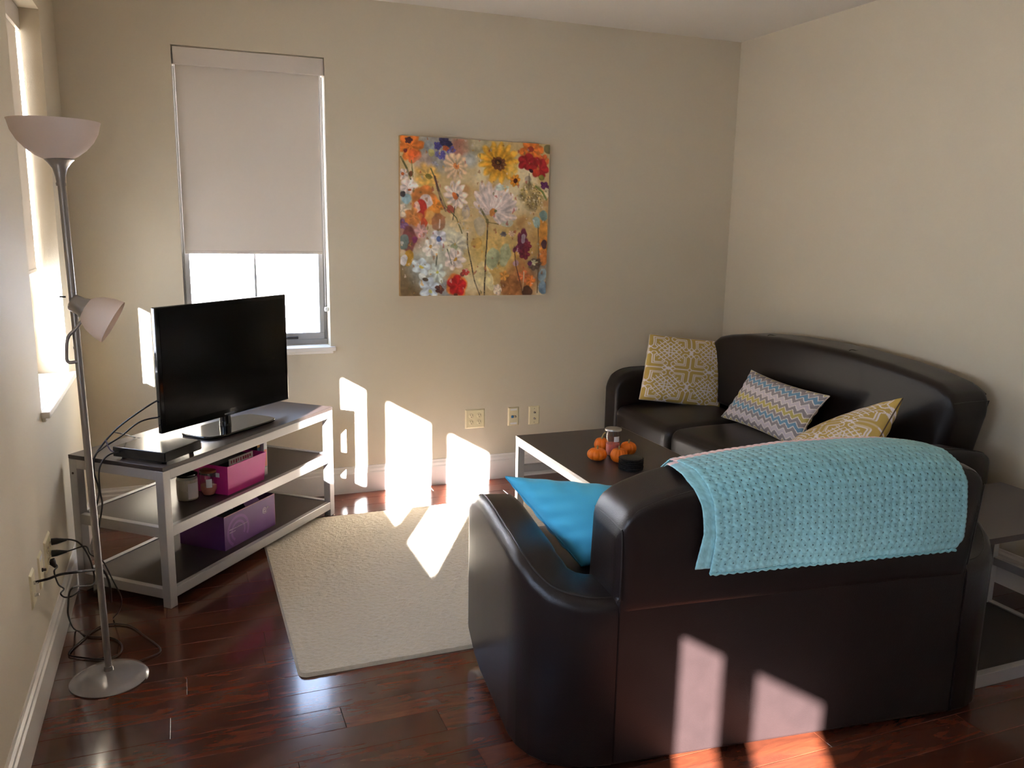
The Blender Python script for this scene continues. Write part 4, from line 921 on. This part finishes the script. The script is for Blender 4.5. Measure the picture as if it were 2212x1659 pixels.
# end table beside the loveseat
ET = thing('end_table', 'square end table with dark top between the loveseat and the right wall', 'end table', (3.034, -2.895, 0))
ex_, ey_, eh_ = .646, .47, .567
MB().box(0, ex_, 0, ey_, eh_-.022, eh_).build('top', M_espresso, ET, bevel=.0012, bseg=2)
for x in (.006, ex_-.036):
    for yy in (.15, ey_-.036): MB().box(x, x+.03, yy, yy+.03, .04, eh_-.0222).build('leg', M_silver, ET, bevel=.002, bseg=2)
for x in (.006, ex_-.036): MB().box(x+.003, x+.027, .18, ey_-.036, .215, .25).build('side_rail', M_silver, ET, bevel=.0015, bseg=2)
for b_ in ((0, ex_, 0, .028), (0, ex_, ey_-.028, ey_), (0, .028, .028, ey_-.028), (ex_-.028, ex_, .028, ey_-.028)): MB().box(*b_, .0, .05).build('base_rail', M_silver, ET, bevel=.0015, bseg=2)
MB().box(.028, ex_-.028, .028, ey_-.028, .028, .044).build('shelf', M_espresso, ET)

# ------------------------------------------------------------------ cords
def cord(label, pts, r=.0028, m=M_cord, plug=None, tie=None, name='power_cord'):
    t = thing(name, label, 'cord', tuple(pts[0])); o = Vector(pts[0]); pts = [Vector(p)-o for p in pts]
    tb = MB().tube(pts, r, 8, sub=7); tb.v = [(a, b, max(c, .0006-o.z)) for a, b, c in tb.v]; tb.build('cable', m, t, smooth=True)
    if plug:
        d = plug
        MB().tube([Vector((0, 0, 0)), Vector(d)*.35, Vector(d)], .01, 10, smooth=False, rads=[.013, .012, .004]).build('plug', M_black, t, smooth=True)
    return t
zf = .005
def fpt(u, v, z=zf): return at(u, v, 2, z)
cord('cord from the upper black plug looping down to the floor by the baseboard', [(.012, -1.50, .425), (.065, -1.50, .428), (.105, -1.49, .40), (.135, -1.50, .33), (.140, -1.52, .25), at(156, 1270, 0, .10), at(147, 1310, 0, .065), at(149, 1335, 0, .055), fpt(162, 1360, .006), fpt(190, 1374), fpt(240, 1378), fpt(262, 1392), fpt(258, 1412), fpt(225, 1424), fpt(160, 1418), fpt(150, 1410), fpt(175, 1385), fpt(220, 1352), fpt(275, 1350), fpt(310, 1372), fpt(347, 1405), fpt(300, 1428)], .0032, plug=(.05, 0, .002))
cord('cord from the lower black plug crossing behind the lamp pole', [(.012, -1.515, .385), (.065, -1.515, .388), (.12, -1.49, .39), at(196, 1198, 1, -1.5), at(222, 1212, 1, -1.5), at(242, 1250, 1, -1.48), at(262, 1292, 1, -1.45), at(258, 1318, 1, -1.42), fpt(245, 1335)], .0026, plug=(.05, 0, .002))
cord('short cord hanging from the downward angled plug on the left wall', [(.012, -1.545, .372), (.03, -1.545, .345), at(117, 1235, 0, .035), at(126, 1262, 0, .035), at(138, 1272, 0, .035), at(131, 1282, 0, .04), at(140, 1290, 0, .05), at(155, 1288, 0, .07), at(170, 1278, 0, .11)], .0028, plug=(.012, 0, -.03))
cord('thick black coaxial cable running straight out from the left wall', [(.012, -1.875, .427), (.05, -1.872, .432), at(130, 1241, 0, .085), at(170, 1235, 0, .14), at(196, 1232, 1, -1.70), at(222, 1231, 1, -1.60), at(236, 1260, 1, -1.50), at(240, 1300, 1, -1.42)], .0045, m=M_cord)
tvl = tvA+Vector((0.02, .03, 0))
cord('cord from the television sagging over the back corner of the stand', [(.42, -.955, .84), at(318, 878, 1, -1.0), at(262, 918, 1, -1.03), at(230, 950, 1, -1.05), at(208, 980, 1, -1.09), at(197, 1010, 1, -1.12), at(193, 1045, 1, -1.12)], .004)
cord('second television cord dropping past the stand to the floor', [(.42, -.955, .75), at(305, 910, 1, -1.0), at(262, 942, 1, -1.03), at(225, 966, 1, -1.08), at(205, 985, 1, -1.12), at(203, 1020, 1, -1.16), at(214, 1062, 1, -1.2), at(204, 1108, 1, -1.25), at(200, 1128, 1, -1.27)], .0036)
cord('thin cord from the cable box falling in front of the stand', [at(262, 976, 1, -1.10), at(238, 981, 1, -1.13), at(222, 995, 1, -1.17), at(214, 1020, 1, -1.2), at(216, 1060, 1, -1.22), at(221, 1090, 1, -1.24), at(215, 1130, 1, -1.27), at(209, 1180, 1, -1.3), at(208, 1230, 1, -1.34), at(212, 1270, 1, -1.38), fpt(216, 1310)], .0034)
cord('pale tied cord curling from the television cords into the cable box', [at(228, 950, 1, -1.07), at(235, 967, 1, -1.08), at(243, 975, 1, -1.09), at(256, 973, 1, -1.09)], .003, m=mat('grey_violet_cord', L(78, 72, 92), .5, noise=.05))
cord('slim cord lying across the stand top behind the cable box', [at(248, 934, 1, -1.02), at(268, 938, 1, -.99), at(290, 944, 2, .614), at(306, 946, 2, .614), at(330, 940, 2, .614)], .0022)
